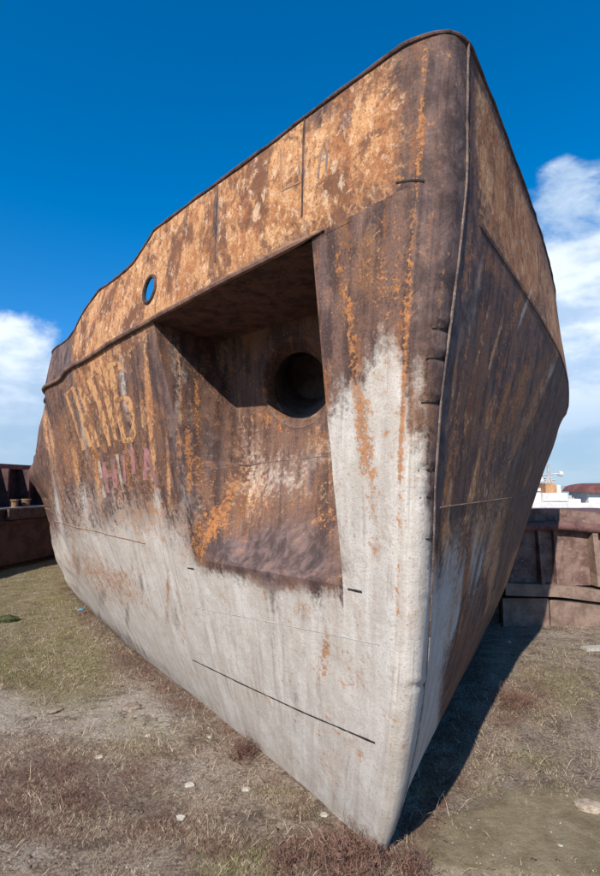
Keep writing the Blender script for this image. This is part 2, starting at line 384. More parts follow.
# bulwark: ochre everywhere, brown at the bow and along the top edge
for x0, y0, r in ((380,120,70),(320,160,70),(260,200,70),(200,240,60),(150,280,60),(110,310,60),(75,350,40)): S((2, .55, x0, y0, r, 48, -35))
S((2,.25,330,190,60,14,-25)); S((2,.3,230,245,60,14,-25)); S((2,.25,100,330,40,14,-30))
S((1,.28,330,205,70,10,-25)); S((1,.22,205,262,25,40,0)); S((1,.2,200,215,40,20,-40)); S((2,-.5,330,110,38,14,-33)); S((2,-.3,395,75,40,16,-30))
S((3,.85,216,222,3.2,42,1)); S((3,.6,304,165,2.8,50,1)); S((1,.3,205,245,16,22,0)); S((3,.9,65,356,8,26,-12)); S((3,.3,96,330,2,30,-16)); S((3,.3,118,318,2,30,-14)); S((3,.4,345,120,14,10,-30)); S((3,.3,250,200,8,12,0)); S((3,.35,185,225,6,18,0))  # dark blob at the bulwark end: shaded turning face put into the colour
S((2,.42,490,160,14,90,-12)); S((2,.45,525,250,13,70,-14)); S((2,.4,553,325,10,40,-14)); S((1,.3,510,215,12,70,-16))
# stem band
S((3,.35,440,120,26,85,0)); S((3,.45,440,250,24,80,0)); S((3,.3,428,340,16,50,5)); S((0,-.5,440,260,30,90,0))
S((1,.75,423,90,3.5,60,3)); S((1,.7,420,160,3.5,50,2)); S((1,.3,397,230,5,90,2)); S((1,.62,408,300,3.5,120,3)); S((1,.6,402,430,3,110,3)); S((1,.35,401,520,3,60,2)); S((1,.25,430,150,3,80,0)); S((1,.4,468,130,3,80,2))
# upper hull beside the recess
S((1,.24,365,270,26,60,8)); S((1,.34,343,285,6,60,-8)); S((1,.60,355,370,6,60,-6)); S((1,.55,364,430,12,40,-4)); S((1,.45,368,480,14,45,0)); S((1,.22,390,300,20,40,0)); S((1,.32,375,520,8,45,0)); S((1,.3,395,440,12,50,0))
S((3,.55,326,290,8,60,-5)); S((3,.35,360,225,40,16,-25)); S((3,.25,370,260,28,22,0)); S((3,.35,345,385,9,40,-3)); S((3,.25,341,450,7,40,-3))
S((0,.55,385,380,24,60,0)); S((0,.4,345,420,14,60,0)); S((0,.32,422,420,10,60,3)); S((0,.32,418,370,8,30,3)); S((3,.5,437,440,8,110,5)); S((3,.3,432,560,6,60,4)); S((1,.1,385,330,22,40,0))
# dark notches of grime down the stem
for y0 in (400, 455, 500): S((3,.3,432,y0,12,9,0))
# sunny flank
for k in range(48):
    x0 = 48 + 150 * RNG.random(); y0 = 370 + 150 * RNG.random(); c_ = int(RNG.choice([0, 0, 2, 2, 1, 3, 3])); S((c_, (.30 + .45 * RNG.random()) * (.55 if c_ == 0 else 1), x0, y0, 1.5 + 3 * RNG.random(), 18 + 36 * RNG.random(), -10 + .06 * (x0 - 50)))
for k in range(16):
    x0 = 70 + 120 * RNG.random(); y0 = 540 + 60 * RNG.random() + .35 * (x0 - 70); S((int(RNG.choice([1, 3, 3])), .25 + .3 * RNG.random(), x0, y0, 1.5 + 4 * RNG.random(), 10 + 20 * RNG.random(), 0))
for k in range(22):
    x0 = 180 + 220 * RNG.random(); y0 = 610 + 150 * RNG.random(); S((int(RNG.choice([1, 3])), .12 + .16 * RNG.random(), x0, y0, 2 + 5 * RNG.random(), 12 + 30 * RNG.random(), 2))
S((1,.32,110,420,55,60,10)); S((1,.3,80,470,40,40,0)); S((2,.28,110,400,50,55,15)); S((2,.3,70,440,30,40,10)); S((2,.3,140,480,50,34,0)); S((1,.26,150,490,40,40,0)); S((1,.3,215,380,26,30,20)); S((1,.3,125,595,36,20,35)); S((1,.25,80,560,22,26,0)); S((1,.25,150,540,20,40,0))
S((3,.5,166,400,9,70,-14)); S((3,.55,183,480,9,60,-8)); S((3,.3,140,390,7,50,-14)); S((3,.35,212,440,16,50,-8)); S((3,.3,60,390,22,14,-30)); S((3,.3,45,470,14,34,0))
S((0,.38,178,360,10,40,-16)); S((0,.35,190,510,14,50,0)); S((0,.26,110,478,34,26,0)); S((0,.26,70,505,30,30,0)); S((0,.16,130,505,60,20,0)); S((1,.30,85,520,40,14,-4)); S((1,.26,150,520,40,16,0)); S((1,.34,190,540,16,26,0)); S((1,.24,110,570,50,22,25)); S((0,-.1,120,600,50,22,35))
# in the recess
S((0,.55,285,404,13,9,40)); S((0,.3,305,414,14,6,0))  # pale crescent on the funnel: its sunlit part put into the colour
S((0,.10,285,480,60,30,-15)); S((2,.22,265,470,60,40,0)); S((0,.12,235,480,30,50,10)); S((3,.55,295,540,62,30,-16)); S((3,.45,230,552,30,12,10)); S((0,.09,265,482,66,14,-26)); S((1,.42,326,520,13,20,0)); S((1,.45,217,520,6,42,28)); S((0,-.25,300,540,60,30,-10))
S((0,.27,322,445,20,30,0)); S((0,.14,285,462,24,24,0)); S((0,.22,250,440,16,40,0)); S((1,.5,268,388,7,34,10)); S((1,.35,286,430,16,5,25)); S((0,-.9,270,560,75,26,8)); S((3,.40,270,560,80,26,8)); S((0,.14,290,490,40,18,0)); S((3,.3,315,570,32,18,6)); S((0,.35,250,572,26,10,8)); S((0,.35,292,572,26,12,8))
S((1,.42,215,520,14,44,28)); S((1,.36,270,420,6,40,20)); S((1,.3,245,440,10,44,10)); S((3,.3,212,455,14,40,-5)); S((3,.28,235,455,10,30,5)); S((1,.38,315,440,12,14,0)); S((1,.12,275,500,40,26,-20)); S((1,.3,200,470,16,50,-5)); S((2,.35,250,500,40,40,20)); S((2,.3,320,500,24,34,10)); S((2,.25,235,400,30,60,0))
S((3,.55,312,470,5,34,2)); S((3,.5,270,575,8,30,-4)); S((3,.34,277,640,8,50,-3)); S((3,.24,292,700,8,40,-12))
# lower hull
S((1,.52,320,665,9,28,0)); S((1,.36,350,680,14,14,0)); S((1,.4,333,765,16,22,0)); S((1,.46,360,755,5,12,0)); S((1,.4,325,640,4,20,0)); S((1,.3,305,610,14,8,0)); S((1,.36,360,620,4,30,0)); S((1,.2,100,580,40,20,30)); S((1,.22,280,610,20,10,0)); S((1,.3,340,650,6,40,0))
S((3,.5,118,634,60,6,38)); S((3,.45,80,596,24,5,55)); S((3,.25,190,690,50,6,42)); S((1,.32,250,692,30,5,22)); S((1,.28,330,730,30,5,22)); S((3,.22,330,620,60,6,10))  # dark strips along the bottom edge are painted bilge shade, orange is rust
# shaded side
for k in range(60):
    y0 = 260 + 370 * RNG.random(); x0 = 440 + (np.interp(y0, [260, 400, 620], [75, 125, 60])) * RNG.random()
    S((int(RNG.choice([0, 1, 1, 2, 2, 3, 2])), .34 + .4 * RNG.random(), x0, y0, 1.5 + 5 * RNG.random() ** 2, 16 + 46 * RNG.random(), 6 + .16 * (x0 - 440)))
S((2,.30,500,430,44,120,14)); S((2,.26,470,560,24,80,8)); S((0,.26,446,620,10,90,8)); S((0,.15,482,560,34,80,10)); S((3,.2,475,560,16,90,10)); S((2,.2,500,520,30,60,10)); S((0,.2,510,440,24,60,14)); S((1,.2,540,400,20,60,16))  # pale low patch: light bounced from the ground, put into the colour
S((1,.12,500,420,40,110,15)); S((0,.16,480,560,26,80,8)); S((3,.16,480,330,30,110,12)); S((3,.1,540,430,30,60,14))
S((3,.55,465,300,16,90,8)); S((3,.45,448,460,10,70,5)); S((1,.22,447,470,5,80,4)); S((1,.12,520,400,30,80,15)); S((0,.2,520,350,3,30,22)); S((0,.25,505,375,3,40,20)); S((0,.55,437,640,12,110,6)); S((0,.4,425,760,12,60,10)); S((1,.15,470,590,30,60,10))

# ------------------------------------------------------------------ build the ship
ship = thing('ship_hull', 'huge rusty ship bow aground with ochre bulwark, anchor recess and pale grey lower plating', 'ship', (FOOT[0], FOOT[1], 0))
S_END = 12.5
def part_grid(name, s2, v2, side, flip, fn=None, mode=''):
    P = fn if fn is not None else hullP(side, s2, v2)
    nu, nv = s2.shape
    o = obj(name, P.reshape(-1, 3), grid_faces(nu, nv, flip), HULL, ship, sharp=50)
    put_attrs(o, P, np.stack([s2 * 1.25 + 20 * (side > 0), P[..., 2]], -1), stain_shading(P, None, mode)); return o
def mg(a, b): return np.meshgrid(a, b, indexing='ij')
# stem plate wraps round the nose
t, v2 = mg(np.linspace(-1, 1, 41), np.linspace(0, 2, 330))
def sbv(side, v): return np.interp(v, _bv, BAR[side])
sv = np.where(t < 0, t * t * sbv(-1, v2), t * t * sbv(1, v2))
P = np.where((t < 0)[..., None], hullP(-1, sv, v2), hullP(1, sv, v2))
NICKS = [(327, 431, 450, 1.2), (357, 417, 446, 1.), (401, 418, 440, 1.), (436, 409, 426, .7), (469, 418, 431, .8), (496, 419, 431, .6), (538, 422, 431, .6), (600, 420, 430, .4), (684, 409, 434, 1.)]
xx, yy = project(P)
for y0, xa, xb, dd in NICKS:
    y1 = y0 + (xx - 430) * (-.14 if y0 > 660 else .04); k = np.exp(-((yy - y1) / 2.4) ** 2) * sst(xx, xa - 6, xa + 5) * (1 - sst(xx, xb, xb + 12))
    lipk = np.exp(-((yy - y1 + 6) / 4.) ** 2) * sst(xx, xa - 8, xa + 8) * (1 - sst(xx, xb, xb + 12))
    P[..., :2] += ((k * .014 - lipk * .006) * dd)[..., None] * AFT
P[..., :2] += (.006 * (fbm(xx / 30, yy / 25, 2.) - .5))[..., None] * AFT
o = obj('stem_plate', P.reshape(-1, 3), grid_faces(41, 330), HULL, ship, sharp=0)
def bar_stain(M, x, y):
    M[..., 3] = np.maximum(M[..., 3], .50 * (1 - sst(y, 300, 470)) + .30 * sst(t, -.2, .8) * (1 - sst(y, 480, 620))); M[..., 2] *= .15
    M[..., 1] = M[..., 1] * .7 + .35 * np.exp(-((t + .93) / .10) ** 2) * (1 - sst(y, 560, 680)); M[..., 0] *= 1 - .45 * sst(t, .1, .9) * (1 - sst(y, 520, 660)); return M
put_attrs(o, P, np.stack([t * .25, P[..., 2]], -1), stain_shading(P, bar_stain, 'fore'))
# sunny flank: three plates round the recess
tt, v2 = mg(np.linspace(0, 1, 110), np.linspace(0, 1, 240)); s2 = sbv(-1, v2); s2 = s2 + (sR(v2) - s2) * tt
part_grid('side_plate', s2, v2, -1, True, None, 'fore')
uu, tt = mg(np.linspace(0, 1, 180), np.linspace(0, 1, 120)); v2 = vbot(uu) * tt; s2 = sR(v2) + (sL(v2) - sR(v2)) * uu
part_grid('side_plate', s2, v2, -1, True)
tt, v2 = mg(np.linspace(0, 1, 260) ** 1.5, np.linspace(0, 1, 240)); s2 = sL(v2) + (S_END - sL(v2)) * tt
part_grid('side_plate', s2, v2, -1, True)
# shaded flank
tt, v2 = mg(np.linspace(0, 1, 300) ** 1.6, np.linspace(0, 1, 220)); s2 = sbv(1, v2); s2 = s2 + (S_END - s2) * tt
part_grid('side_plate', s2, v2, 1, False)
# bilge turning under the hull
for side in (-1, 1):
    tt, k = mg(np.linspace(0, 1, 160) ** 1.4, np.linspace(0, 1, 10)); s2 = S_END * tt
    P = hullP(side, s2, np.zeros_like(s2)); P[..., 2] -= .14 * k * (k * .6 + .4); P[..., :2] -= (side * .5 * k * sst(s2, 0, 2))[..., None] * LAT
    o = obj('bilge_plate', P.reshape(-1, 3), grid_faces(160, 10, side > 0), HULL, ship); put_attrs(o, P, np.stack([s2, P[..., 2]], -1), stain_shading(P))
# bulwark plates; the sunny one carries a round fairlead hole
HOLE = at_hull(-1, 150, 289.5, 1.)
print('hole', HOLE)
def bul(side, s, w): return hullP(side, s, 1 + w * wtop(side, s))
def polar_patch(fn, u0, u1, w0, w1, cu, cw, ru, rw, nr=28, na=160, power=1.5):
    th = np.linspace(0, 2 * math.pi, na, endpoint=False) + .001
    cs, sn = np.cos(th), np.sin(th)
    hu, hw = cu + ru * cs, cw + rw * sn
    ku = np.where(cs > 0, (u1 - cu) / np.maximum(cs * ru, 1e-9), (u0 - cu) / np.minimum(cs * ru, -1e-9))
    kw = np.where(sn > 0, (w1 - cw) / np.maximum(sn * rw, 1e-9), (w0 - cw) / np.minimum(sn * rw, -1e-9))
    k = np.minimum(ku, kw); ou, ow = cu + ru * cs * k, cw + rw * sn * k
    for cu_, cw_ in ((u0, w0), (u0, w1), (u1, w0), (u1, w1)):            # snap the nearest spoke to each corner
        i = np.argmin(np.hypot((ou - cu_), (ow - cw_))); ou[i], ow[i] = cu_, cw_
    r = np.linspace(0, 1, nr) ** power
    U = hu[:, None] + (ou - hu)[:, None] * r; Wv = hw[:, None] + (ow - hw)[:, None] * r
    F = []
    for i in range(na):
        j = (i + 1) % na
        for q in range(nr - 1): F.append((i * nr + q, j * nr + q, j * nr + q + 1, i * nr + q + 1))
    return U, Wv, np.array(F)
hs_, hw_ = HOLE[0], (HOLE[1] - 1) / float(wtop(-1, np.array(HOLE[0])))
SA, SBB = hs_ - .42, hs_ + .42
def bul_port(M, x, y):
    M[..., 2] += .46 * sst(x, 470, 482); M[..., 1] += .30 * sst(x, 470, 482); M[..., 3] *= .4; return M  # extra ochre and orange: grazing sun put into the bulwark colour
def bul_ochre(M, x, y):
    en = 1 - sst(x - .18 * (y - 356) * -1, 66, 76)
    M[..., 2] = np.maximum(M[..., 2], .0) * .45 + .52 * (1 - sst(x, 385, 425)); M[..., 2] *= 1 - en; M[..., 3] = np.maximum(M[..., 3], .55 * en); return M  # dark end: shaded face of the turning bulwark, put into the colour
def bulwark_piece(side, a, b, n, nv=46):
    tt, w2 = mg(np.linspace(0, 1, n) ** (2 if a == 0 else 1), np.linspace(0, 1, nv)); a_ = sbv(side, 1 + w2) if a == 0 else a; s2 = a_ + (b - a_) * tt; P = bul(side, s2, w2)
    ex = bul_ochre if side < 0 else bul_port
    o = obj('bulwark_plate', P.reshape(-1, 3), grid_faces(n, nv, side < 0), HULL, ship, sharp=50)
    put_attrs(o, P, np.stack([s2 * 1.25 + 40 + 20 * side, P[..., 2]], -1), stain_shading(P, ex)); return o
bulwark_piece(-1, 0., SA, 200); bulwark_piece(-1, SBB, S_END, 200)
bulwark_piece(1, 0., S_END, 300)
ds = np.linalg.norm(hullP(-1, hs_ + .01, 1.5) - hullP(-1, hs_ - .01, 1.5)) / .02
hh = np.linalg.norm(bul(-1, np.array(hs_), np.array(1.)) - bul(-1, np.array(hs_), np.array(0.)))
HR = .066
U, Wv, F = polar_patch(None, SA, SBB, 0, 1, hs_, hw_, HR / ds * 1.0, HR / hh * 1.05)
P = bul(-1, U, Wv); o = obj('bulwark_plate', P.reshape(-1, 3), F, HULL, ship, sharp=50); put_attrs(o, P, np.stack([U * 1.25 + 20, P[..., 2]], -1), stain_shading(P, bul_ochre))
th = np.linspace(0, 2 * math.pi, 41)
ring = bul(-1, hs_ + HR / ds * 1.04 * np.cos(th), hw_ + HR / hh * 1.1 * np.sin(th)); m = MB(); m.tube(ring, .011, 8); m.build('fairlead_rim', EDGE, ship)
# rail cap along the bulwark top, with rust scale standing up from it
for side in (-1, 1):
    s1 = np.linspace(0, 1, 260) ** 1.3 * S_END
    rp = bul(side, s1, np.ones_like(s1)); rp[:, 2] += .002 + .010 * (fbm(s1 * 11, s1 * 0, 3) - .5)
    m = MB(); m.tube(rp, .005 + .007 * fbm(s1 * 14, s1 * 0 + 2., 1), 8); m.build('rail_cap', EDGE, ship)
# lip under the bulwark, from the recess aft
s0_ = float(sR(1.)) - .05; s1 = s0_ + np.linspace(0, 1, 220) ** 1.3 * (S_END - s0_)
lp = hullP(-1, s1, np.ones_like(s1)) + .006 * normal(-1, s1, np.ones_like(s1) * .98); lp[:, 2] -= .004
m = MB(); m.tube(lp, .004 + .012 * sst(s1, s0_, s0_ + .15), 8); m.build('knuckle_bar', rust_material('knuckle_rust', (.10, .055, .04), (.22, .12, .08), (.28, .18, .12), 8), ship)
# deck and transom close the hull
sl = np.linspace(0, S_END, 60); A_ = hullP(-1, sl, np.ones(60) * 1.0); B_ = hullP(1, sl, np.ones(60) * 1.0); A_[:, 2] -= .02; B_[:, 2] -= .02
obj('deck_plate', np.stack([A_, B_], 1).reshape(-1, 3), grid_faces(60, 2), EDGE, ship)
vl = np.linspace(0, 1.2, 30); A_ = hullP(-1, S_END, vl); B_ = hullP(1, S_END, vl)
obj('transom', np.stack([A_, B_], 1).reshape(-1, 3), grid_faces(30, 2), EDGE, ship)

# anchor recess with hawse pipe
g_u, g_w = mg(np.linspace(.01, .99, 300), np.linspace(.01, .99, 300)); gx, gy = project(pocketP(g_u, g_w))
k = np.argmin(np.hypot(gx - 297, gy - 382)); HU, HW = g_u.ravel()[k], g_w.ravel()[k]
print('hawse', HU, HW)
e = .01
mu = np.linalg.norm(pocketP(np.array(HU + e), np.array(HW)) - pocketP(np.array(HU - e), np.array(HW))) / (2 * e)
mw = np.linalg.norm(pocketP(np.array(HU), np.array(HW + e)) - pocketP(np.array(HU), np.array(HW - e))) / (2 * e)
R_IN, R_OUT = .188, .25
def recess(u, w):
    P = pocketP(u, w); rho = np.hypot((u - HU) * mu, (w - HW) * mw)
    f = np.clip((R_OUT - rho) / (R_OUT - R_IN), 0, 1)
    return P + (f * f * (1.6 - .6 * f) * .10 - .004 * np.exp(-((rho - R_OUT) / .012) ** 2))[..., None] * INW
U, Wv, F = polar_patch(None, 0, 1, 0, 1, HU, HW, R_IN / mu, R_IN / mw, 90, 320, 1.25)
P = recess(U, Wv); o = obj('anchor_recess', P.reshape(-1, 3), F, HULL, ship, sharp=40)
ps, pv = pocket_sv(U, Wv); put_attrs(o, P, np.stack([ps * 1.25, P[..., 2] - .8 * pocket_depth(U, Wv)], -1), stain_shading(P))
ww = np.linspace(0, 1, 60); q = np.linspace(0, 1, 8)
a, b = hullP(-1, *pocket_sv(0 * ww, ww)), recess(0 * ww, ww); P = a[:, None] + (b - a)[:, None] * q[None, :, None]
o = obj('recess_wall', P.reshape(-1, 3), grid_faces(60, 8), HULL, ship); put_attrs(o, P, np.stack([P[..., 0], P[..., 2]], -1), stain_shading(P) * .4)
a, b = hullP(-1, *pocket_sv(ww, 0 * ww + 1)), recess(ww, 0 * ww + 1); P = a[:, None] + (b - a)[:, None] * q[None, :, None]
o = obj('recess_roof', P.reshape(-1, 3), grid_faces(60, 8), HULL, ship); put_attrs(o, P, np.stack([P[..., 0], P[..., 1]], -1), np.zeros(P.shape[:-1] + (4,)) + np.array([0, 0, 0, .75]))  # roof painted dark: shade under the overhang put into the colour
th = np.linspace(0, 2 * math.pi, 49); rim = recess(HU + R_IN / mu * np.cos(th), HW + R_IN / mw * np.sin(th))
q = np.linspace(0, .55, 6); PD = INW * .93 + np.array([0, 0, .36])
P = rim[:, None] + q[None, :, None] * PD
hp = obj('hawse_pipe', P.reshape(-1, 3), grid_faces(49, 6), PIPE, ship)
end = rim + .55 * PD; obj('pipe_end', np.concatenate([end[:-1], end.mean(0, keepdims=True)]), [(i, (i + 1) % 48, 48) for i in range(48)], PIPE, hp)
m = MB(); th = np.linspace(R(195), R(350), 40); m.tube(recess(HU + R_OUT / mu * np.cos(th), HW + R_OUT / mw * np.sin(th)), .0028, 6); m.build('hawse_flange', WELDB, ship)

# weld seams
def px_line(pts, n=60):
    pts = np.array(pts, float); d = np.concatenate([[0], np.cumsum(np.hypot(*np.diff(pts, axis=0).T))]); t = np.linspace(0, d[-1], n)
    return np.stack([np.interp(t, d, pts[:, 0]), np.interp(t, d, pts[:, 1])], -1)
def seam(side, pts, r, mat, name='weld_seam', lo=0., hi=2., n=60, lift=.0):
    L = px_line(pts, n); P = on_hull(side, L, lift, lo, hi)
    for _ in range(3): P[1:-1] = (P[:-2] + 2 * P[1:-1] + P[2:]) / 4
    m = MB(); m.tube(P, r * (.7 + .6 * fbm(np.arange(n) * .7, np.zeros(n) + r * 99)), 6); return m.build(name, mat, ship)
seam(-1, [(172,603),(280,624),(380,645)], .0024, WELDP, hi=1., lift=-.001)
sv_ = at_hull
for side, mat, r, va, vb in ((1, WELDB, .0042, .42, 2), (1, WELDP, .0035, .03, .42)):
    v1 = np.linspace(va, vb, 160); sfix = sbv(side, v1)
    P = hullP(side, sfix, v1)
    P = P + .003 * normal(side, sfix, np.clip(v1, .02, 1.9)); m = MB(); m.tube(P, r * (.6 + .8 * fbm(v1 * 30, v1 * 0)), 6); m.build('weld_seam', mat, ship)
s1 = np.linspace(float(sL(.5)) + .6, 7, 120); P = hullP(-1, s1, .47 + .012 * s1) + .002 * normal(-1, s1, .47); m = MB(); m.tube(P, .0035, 6); m.build('weld_seam', WELD, ship)
for a_ in ([(218,180),(216.5,225),(215,262)], [(305,112),(303,160),(302,216)]): seam(-1, a_, .0045, EDGE, lo=1.)
def on_recess(pts):
    out = []
    for px, py in px_line(pts, 40):
        k = np.argmin(np.hypot(gx - px, gy - py)); out.append(recess(g_u.ravel()[k], g_w.ravel()[k]))
    P = np.array(out)
    for _ in range(6): P[1:-1] = (P[:-2] + 2 * P[1:-1] + P[2:]) / 4
    return P
m = MB(); m.tube(on_recess([(196,472),(250,464),(300,459),(333,455)]), .0022, 6); m.build('weld_seam', WELDB, ship)
for s_ in (1.9,):
    v1 = np.linspace(.02, .98, 90); P = hullP(1, s_ + .06 * v1, v1) + .002 * normal(1, s_, v1); m = MB(); m.tube(P - .002 * normal(1, s_, v1), .003 * (.6 + .8 * fbm(v1 * 30, v1 * 0 + s_)), 6); m.build('weld_seam', WELDB, ship)
s1 = np.linspace(.1, 6, 120); P = hullP(1, s1, .60 + .01 * s1) + .001 * normal(1, s1, .60); m = MB(); m.tube(P, .003, 6); m.build('weld_seam', WELDB, ship)
# slot in the lower plating and small gouges: near-black beads, inner shade painted
seam(-1, [(193,660),(240,683),(300,711),(375,743)], .0065, SLOT, 'plate_slot', hi=1., lift=-.0042)
for pts in ([(348,589),(362,592)], [(188,568),(194,569)], [(396,183),(414,180),(424,181)], *[[(xa, y0 + 1 + (.5 if y0 < 600 else 3.)), ((xa + xb) / 2, y0 + 1), (xb, y0 + (1 if y0 < 600 else -2.5))] for y0, xa, xb, d_ in NICKS if .5 < d_ and y0 < 660]): seam(-1 if pts[0][0] < 409 or pts[0][1] > 680 else 1, pts, .0045 if pts[0][0] < 409 else .0022, SLOT, 'gouge', n=10, lift=-.001)


# painted letters, worn: ribbons a few millimetres proud of the plating
def paint_material(name, c, c2, cover):
    m, nt = new_mat(name); ob = nt.n('ShaderNodeTexCoord').outputs['Object']
    n1 = nt.noise(ob, 26, 7, .68, .2); n2 = nt.noise(ob, 9, 5, .6)
    col = nt.mix(nt.sstep(nt.math('ADD', nt.math('MULTIPLY', n1, .6), nt.math('MULTIPLY', n2, .4)), cover, cover + .1), c, c2)
    finish(nt, col, .85, n1, .6, .01); return m
YEL = paint_material('worn_yellow_paint', (.50, .26, .11), (.20, .095, .05), .470)
PINK = paint_material('worn_pink_paint', (.36, .155, .15), (.22, .12, .09), .46)
CHALK = paint_material('worn_white_paint', (.40, .31, .25), (.22, .125, .085), .46)
BLUE = paint_material('worn_grey_blue_paint', (.17, .14, .13), (.36, .18, .08), .42)
def ribbon(mb, side, pts, wpx, lo, hi, lift=.004):
    L = px_line(pts, max(4, int(np.hypot(*np.diff(np.array(pts, float), axis=0).T).sum() / 4)))
    T = np.gradient(L, axis=0); T /= np.linalg.norm(T, axis=1)[:, None]; N = np.stack([-T[:, 1], T[:, 0]], 1)
    w = wpx / 2 * (.5 + .9 * vnoise(np.arange(len(L)) * .9, L[:, 0] * .13, 2.))[:, None]
    A = on_hull(side, L - N * w, lift, lo, hi); B = on_hull(side, L + N * w, lift, lo, hi)
    A0 = on_hull(side, L - N * w, -.002, lo, hi); B0 = on_hull(side, L + N * w, -.002, lo, hi)
    n = len(L); V = np.concatenate([A0, A, B, B0]); F = []
    for i in range(n - 1):
        for q in range(3): a = q * n + i; F.append((a, a + 1, a + n + 1, a + n))
    mb.add(V, F)
def letter(side, strokes, wpx, mat, lo=0., hi=1.):
    mb = MB()
    for k, st in enumerate(strokes): ribbon(mb, side, st, wpx, lo, hi, .0012 + .0003 * k)
    return mb.build('painted_letter', mat, ship)
letter(-1, [[(66,394),(75,421),(84,450)], [(73,388),(82,417),(91,447)], [(65,395),(74,387)]], 3.2, YEL)
letter(-1, [[(79,386),(88,414),(99,447)], [(79,386),(90,404)], [(88,380),(99,404),(103,420)]], 3.4, YEL)
letter(-1, [[(99,369),(106,394),(116,440)], [(90,378),(100,404),(110,446)], [(91,378),(99,368)]], 4.2, YEL)
letter(-1, [[(111,366),(117,402),(124,441)], [(106,367),(120,362),(121,370)], [(116,401),(127,397),(131,408),(134,426),(133,440),(122,441)]], 5.6, YEL)
letter(-1, [[(99,461),(102,480),(105,498)]], 2.6, CHALK); letter(-1, [[(117,454),(120,474),(124,492)]], 2.6, CHALK)
letter(-1, [[(104,462),(108,493)], [(113,459),(116,488)], [(105,478),(114,474)]], 4.0, PINK)
letter(-1, [[(123,453),(134,450)], [(124,455),(125,484)], [(133,451),(134,474)]], 3.2, PINK)
letter(-1, [[(146,448),(145,480)], [(147,450),(157,487)], [(146,469),(152,468)]], 3.2, PINK)
letter(-1, [[(281,153),(281.5,191)], [(281.5,191),(300,182)], [(300,182),(298,150)]], 1.8, BLUE, 1., 2.)
letter(-1, [[(318,178),(321,150)]], 1.8, BLUE, 1., 2.); letter(-1, [[(328,140),(326,172)]], 1.8, BLUE, 1., 2.)

# ------------------------------------------------------------------ ground
def in_hull(x, y, grow=.0):
    dx, dy = x - FOOT[0], y - FOOT[1]; s = dx * AFT[0] + dy * AFT[1]; l = dx * LAT[0] + dy * LAT[1]
    se = np.where(l < 0, np.where(s < 6.5, s, 6.5 + 1.6 * np.tanh((s - 6.5) / 1.6)), np.where(s < 3.5, s, 3.5 + 1.4 * np.tanh((s - 3.5) / 1.4)))
    return (s > -.02) & (np.abs(l) < half_b(se, 8.256, 1.203) + grow)
def gh(x, y):
    r = np.hypot(x, y)
    h = .05 * (fbm(x * .8, y * .8, 1., 3) - .5) + .022 * (fbm(x * 4, y * 4, 2., 4) - .5) * (r < 40)
    h = h + .016 * (fbm(x * 13, y * 13, 6., 3) - .5) * (r < 9)
    mud = sst(x - .25 * (3.4 - y), .15, .7) * sst(4.2 - y, 0, .8)
    h = h * (1 - .75 * mud) - .02 * mud
    h = h - .13 * sst(y, 4.7, 6.1) * sst(x, 1.0, 2.2)
    h = h - 3.2 * sst(y, 24, 32)
    near = in_hull(x, y, .12); return np.where(near, np.minimum(h, .012), h)
th = np.radians(np.concatenate([np.linspace(-180, -46, 60)[:-1], np.linspace(-46, 46, 640), np.linspace(46, 180, 60)[1:]]))
rr = np.concatenate([np.geomspace(.5, 1.4, 20)[:-1], np.geomspace(1.4, 14, 430), np.geomspace(14.5, 4000, 90)])
TH, RR = mg(th, rr); GX, GY = RR * np.sin(TH), RR * np.cos(TH); GZ = gh(GX, GY)
GRND = []
for t_ in ((0, 1.1, 20, 610, 90, 60, 0), (0, .85, 50, 660, 70, 50, 10), (0, .35, 130, 740, 40, 30, 0), (0, .6, 250, 866, 60, 22, 0), (0, .4, 280, 800, 40, 14, 20), (0, .5, 560, 690, 60, 40, 0), (0, .5, 395, 790, 200, 4, 0), (0, .35, 520, 760, 60, 16, 0),
           (1, 1.2, 70, 715, 120, 24, 4), (1, .5, 150, 700, 50, 20, 10), (1, .6, 200, 780, 60, 24, 10), (1, .5, 30, 855, 60, 16, 0), (1, .3, 520, 690, 50, 16, -10), (1, .35, 590, 740, 40, 26, 0), (1, .4, 560, 640, 80, 12, 0),
           (2, 1., 540, 830, 110, 36, 0), (2, .9, 600, 850, 120, 40, 0), (2, .6, 450, 850, 50, 30, 0), (2, .35, 560, 790, 80, 20, 0),
           (3, .8, 90, 600, 18, 50, -30), (3, .8, 130, 650, 40, 26, 35), (3, .6, 190, 710, 50, 22, 40), (3, .7, 70, 780, 110, 34, 8), (3, .7, 40, 820, 90, 22, 0), (3, .7, 300, 850, 110, 24, 0), (3, .6, 190, 830, 60, 24, 10), (3, .5, 230, 790, 30, 14, 0), (3, .7, 520, 700, 40, 24, -30), (3, .4, 470, 760, 40, 30, -40)): GRND.append(t_)
def zones(x, y, z):
    px, py = project(np.stack([x, y, z], -1)); M = np.zeros(x.shape + (4,))
    for ch, am, *b in GRND: M[..., ch] += am * blob(px, py, b)
    return np.clip(M, 0, 1)
m, nt = new_mat('dry_shore_ground')
zo = nt.n('ShaderNodeAttribute', attribute_name='zone'); sp = nt.n('ShaderNodeSeparateColor', ins={0: zo.outputs['Color']})
ob = nt.n('ShaderNodeTexCoord').outputs['Object']
big = nt.noise(ob, 1.6, 6, .6, .2); md_ = nt.noise(ob, 9, 8, .68, .3); fi = nt.noise(ob, 55, 8, .7); vf = nt.noise(ob, 190, 4, .7)
def thr(mk, n, amp, k): return nt.sstep(nt.math('ADD', mk, nt.math('MULTIPLY', nt.math('SUBTRACT', n, .5), amp)), .5 - .5 / k, .5 + .5 / k)
c = nt.mix(nt.sstep(md_, .36, .64), (.165, .112, .082), (.35, .262, .195))
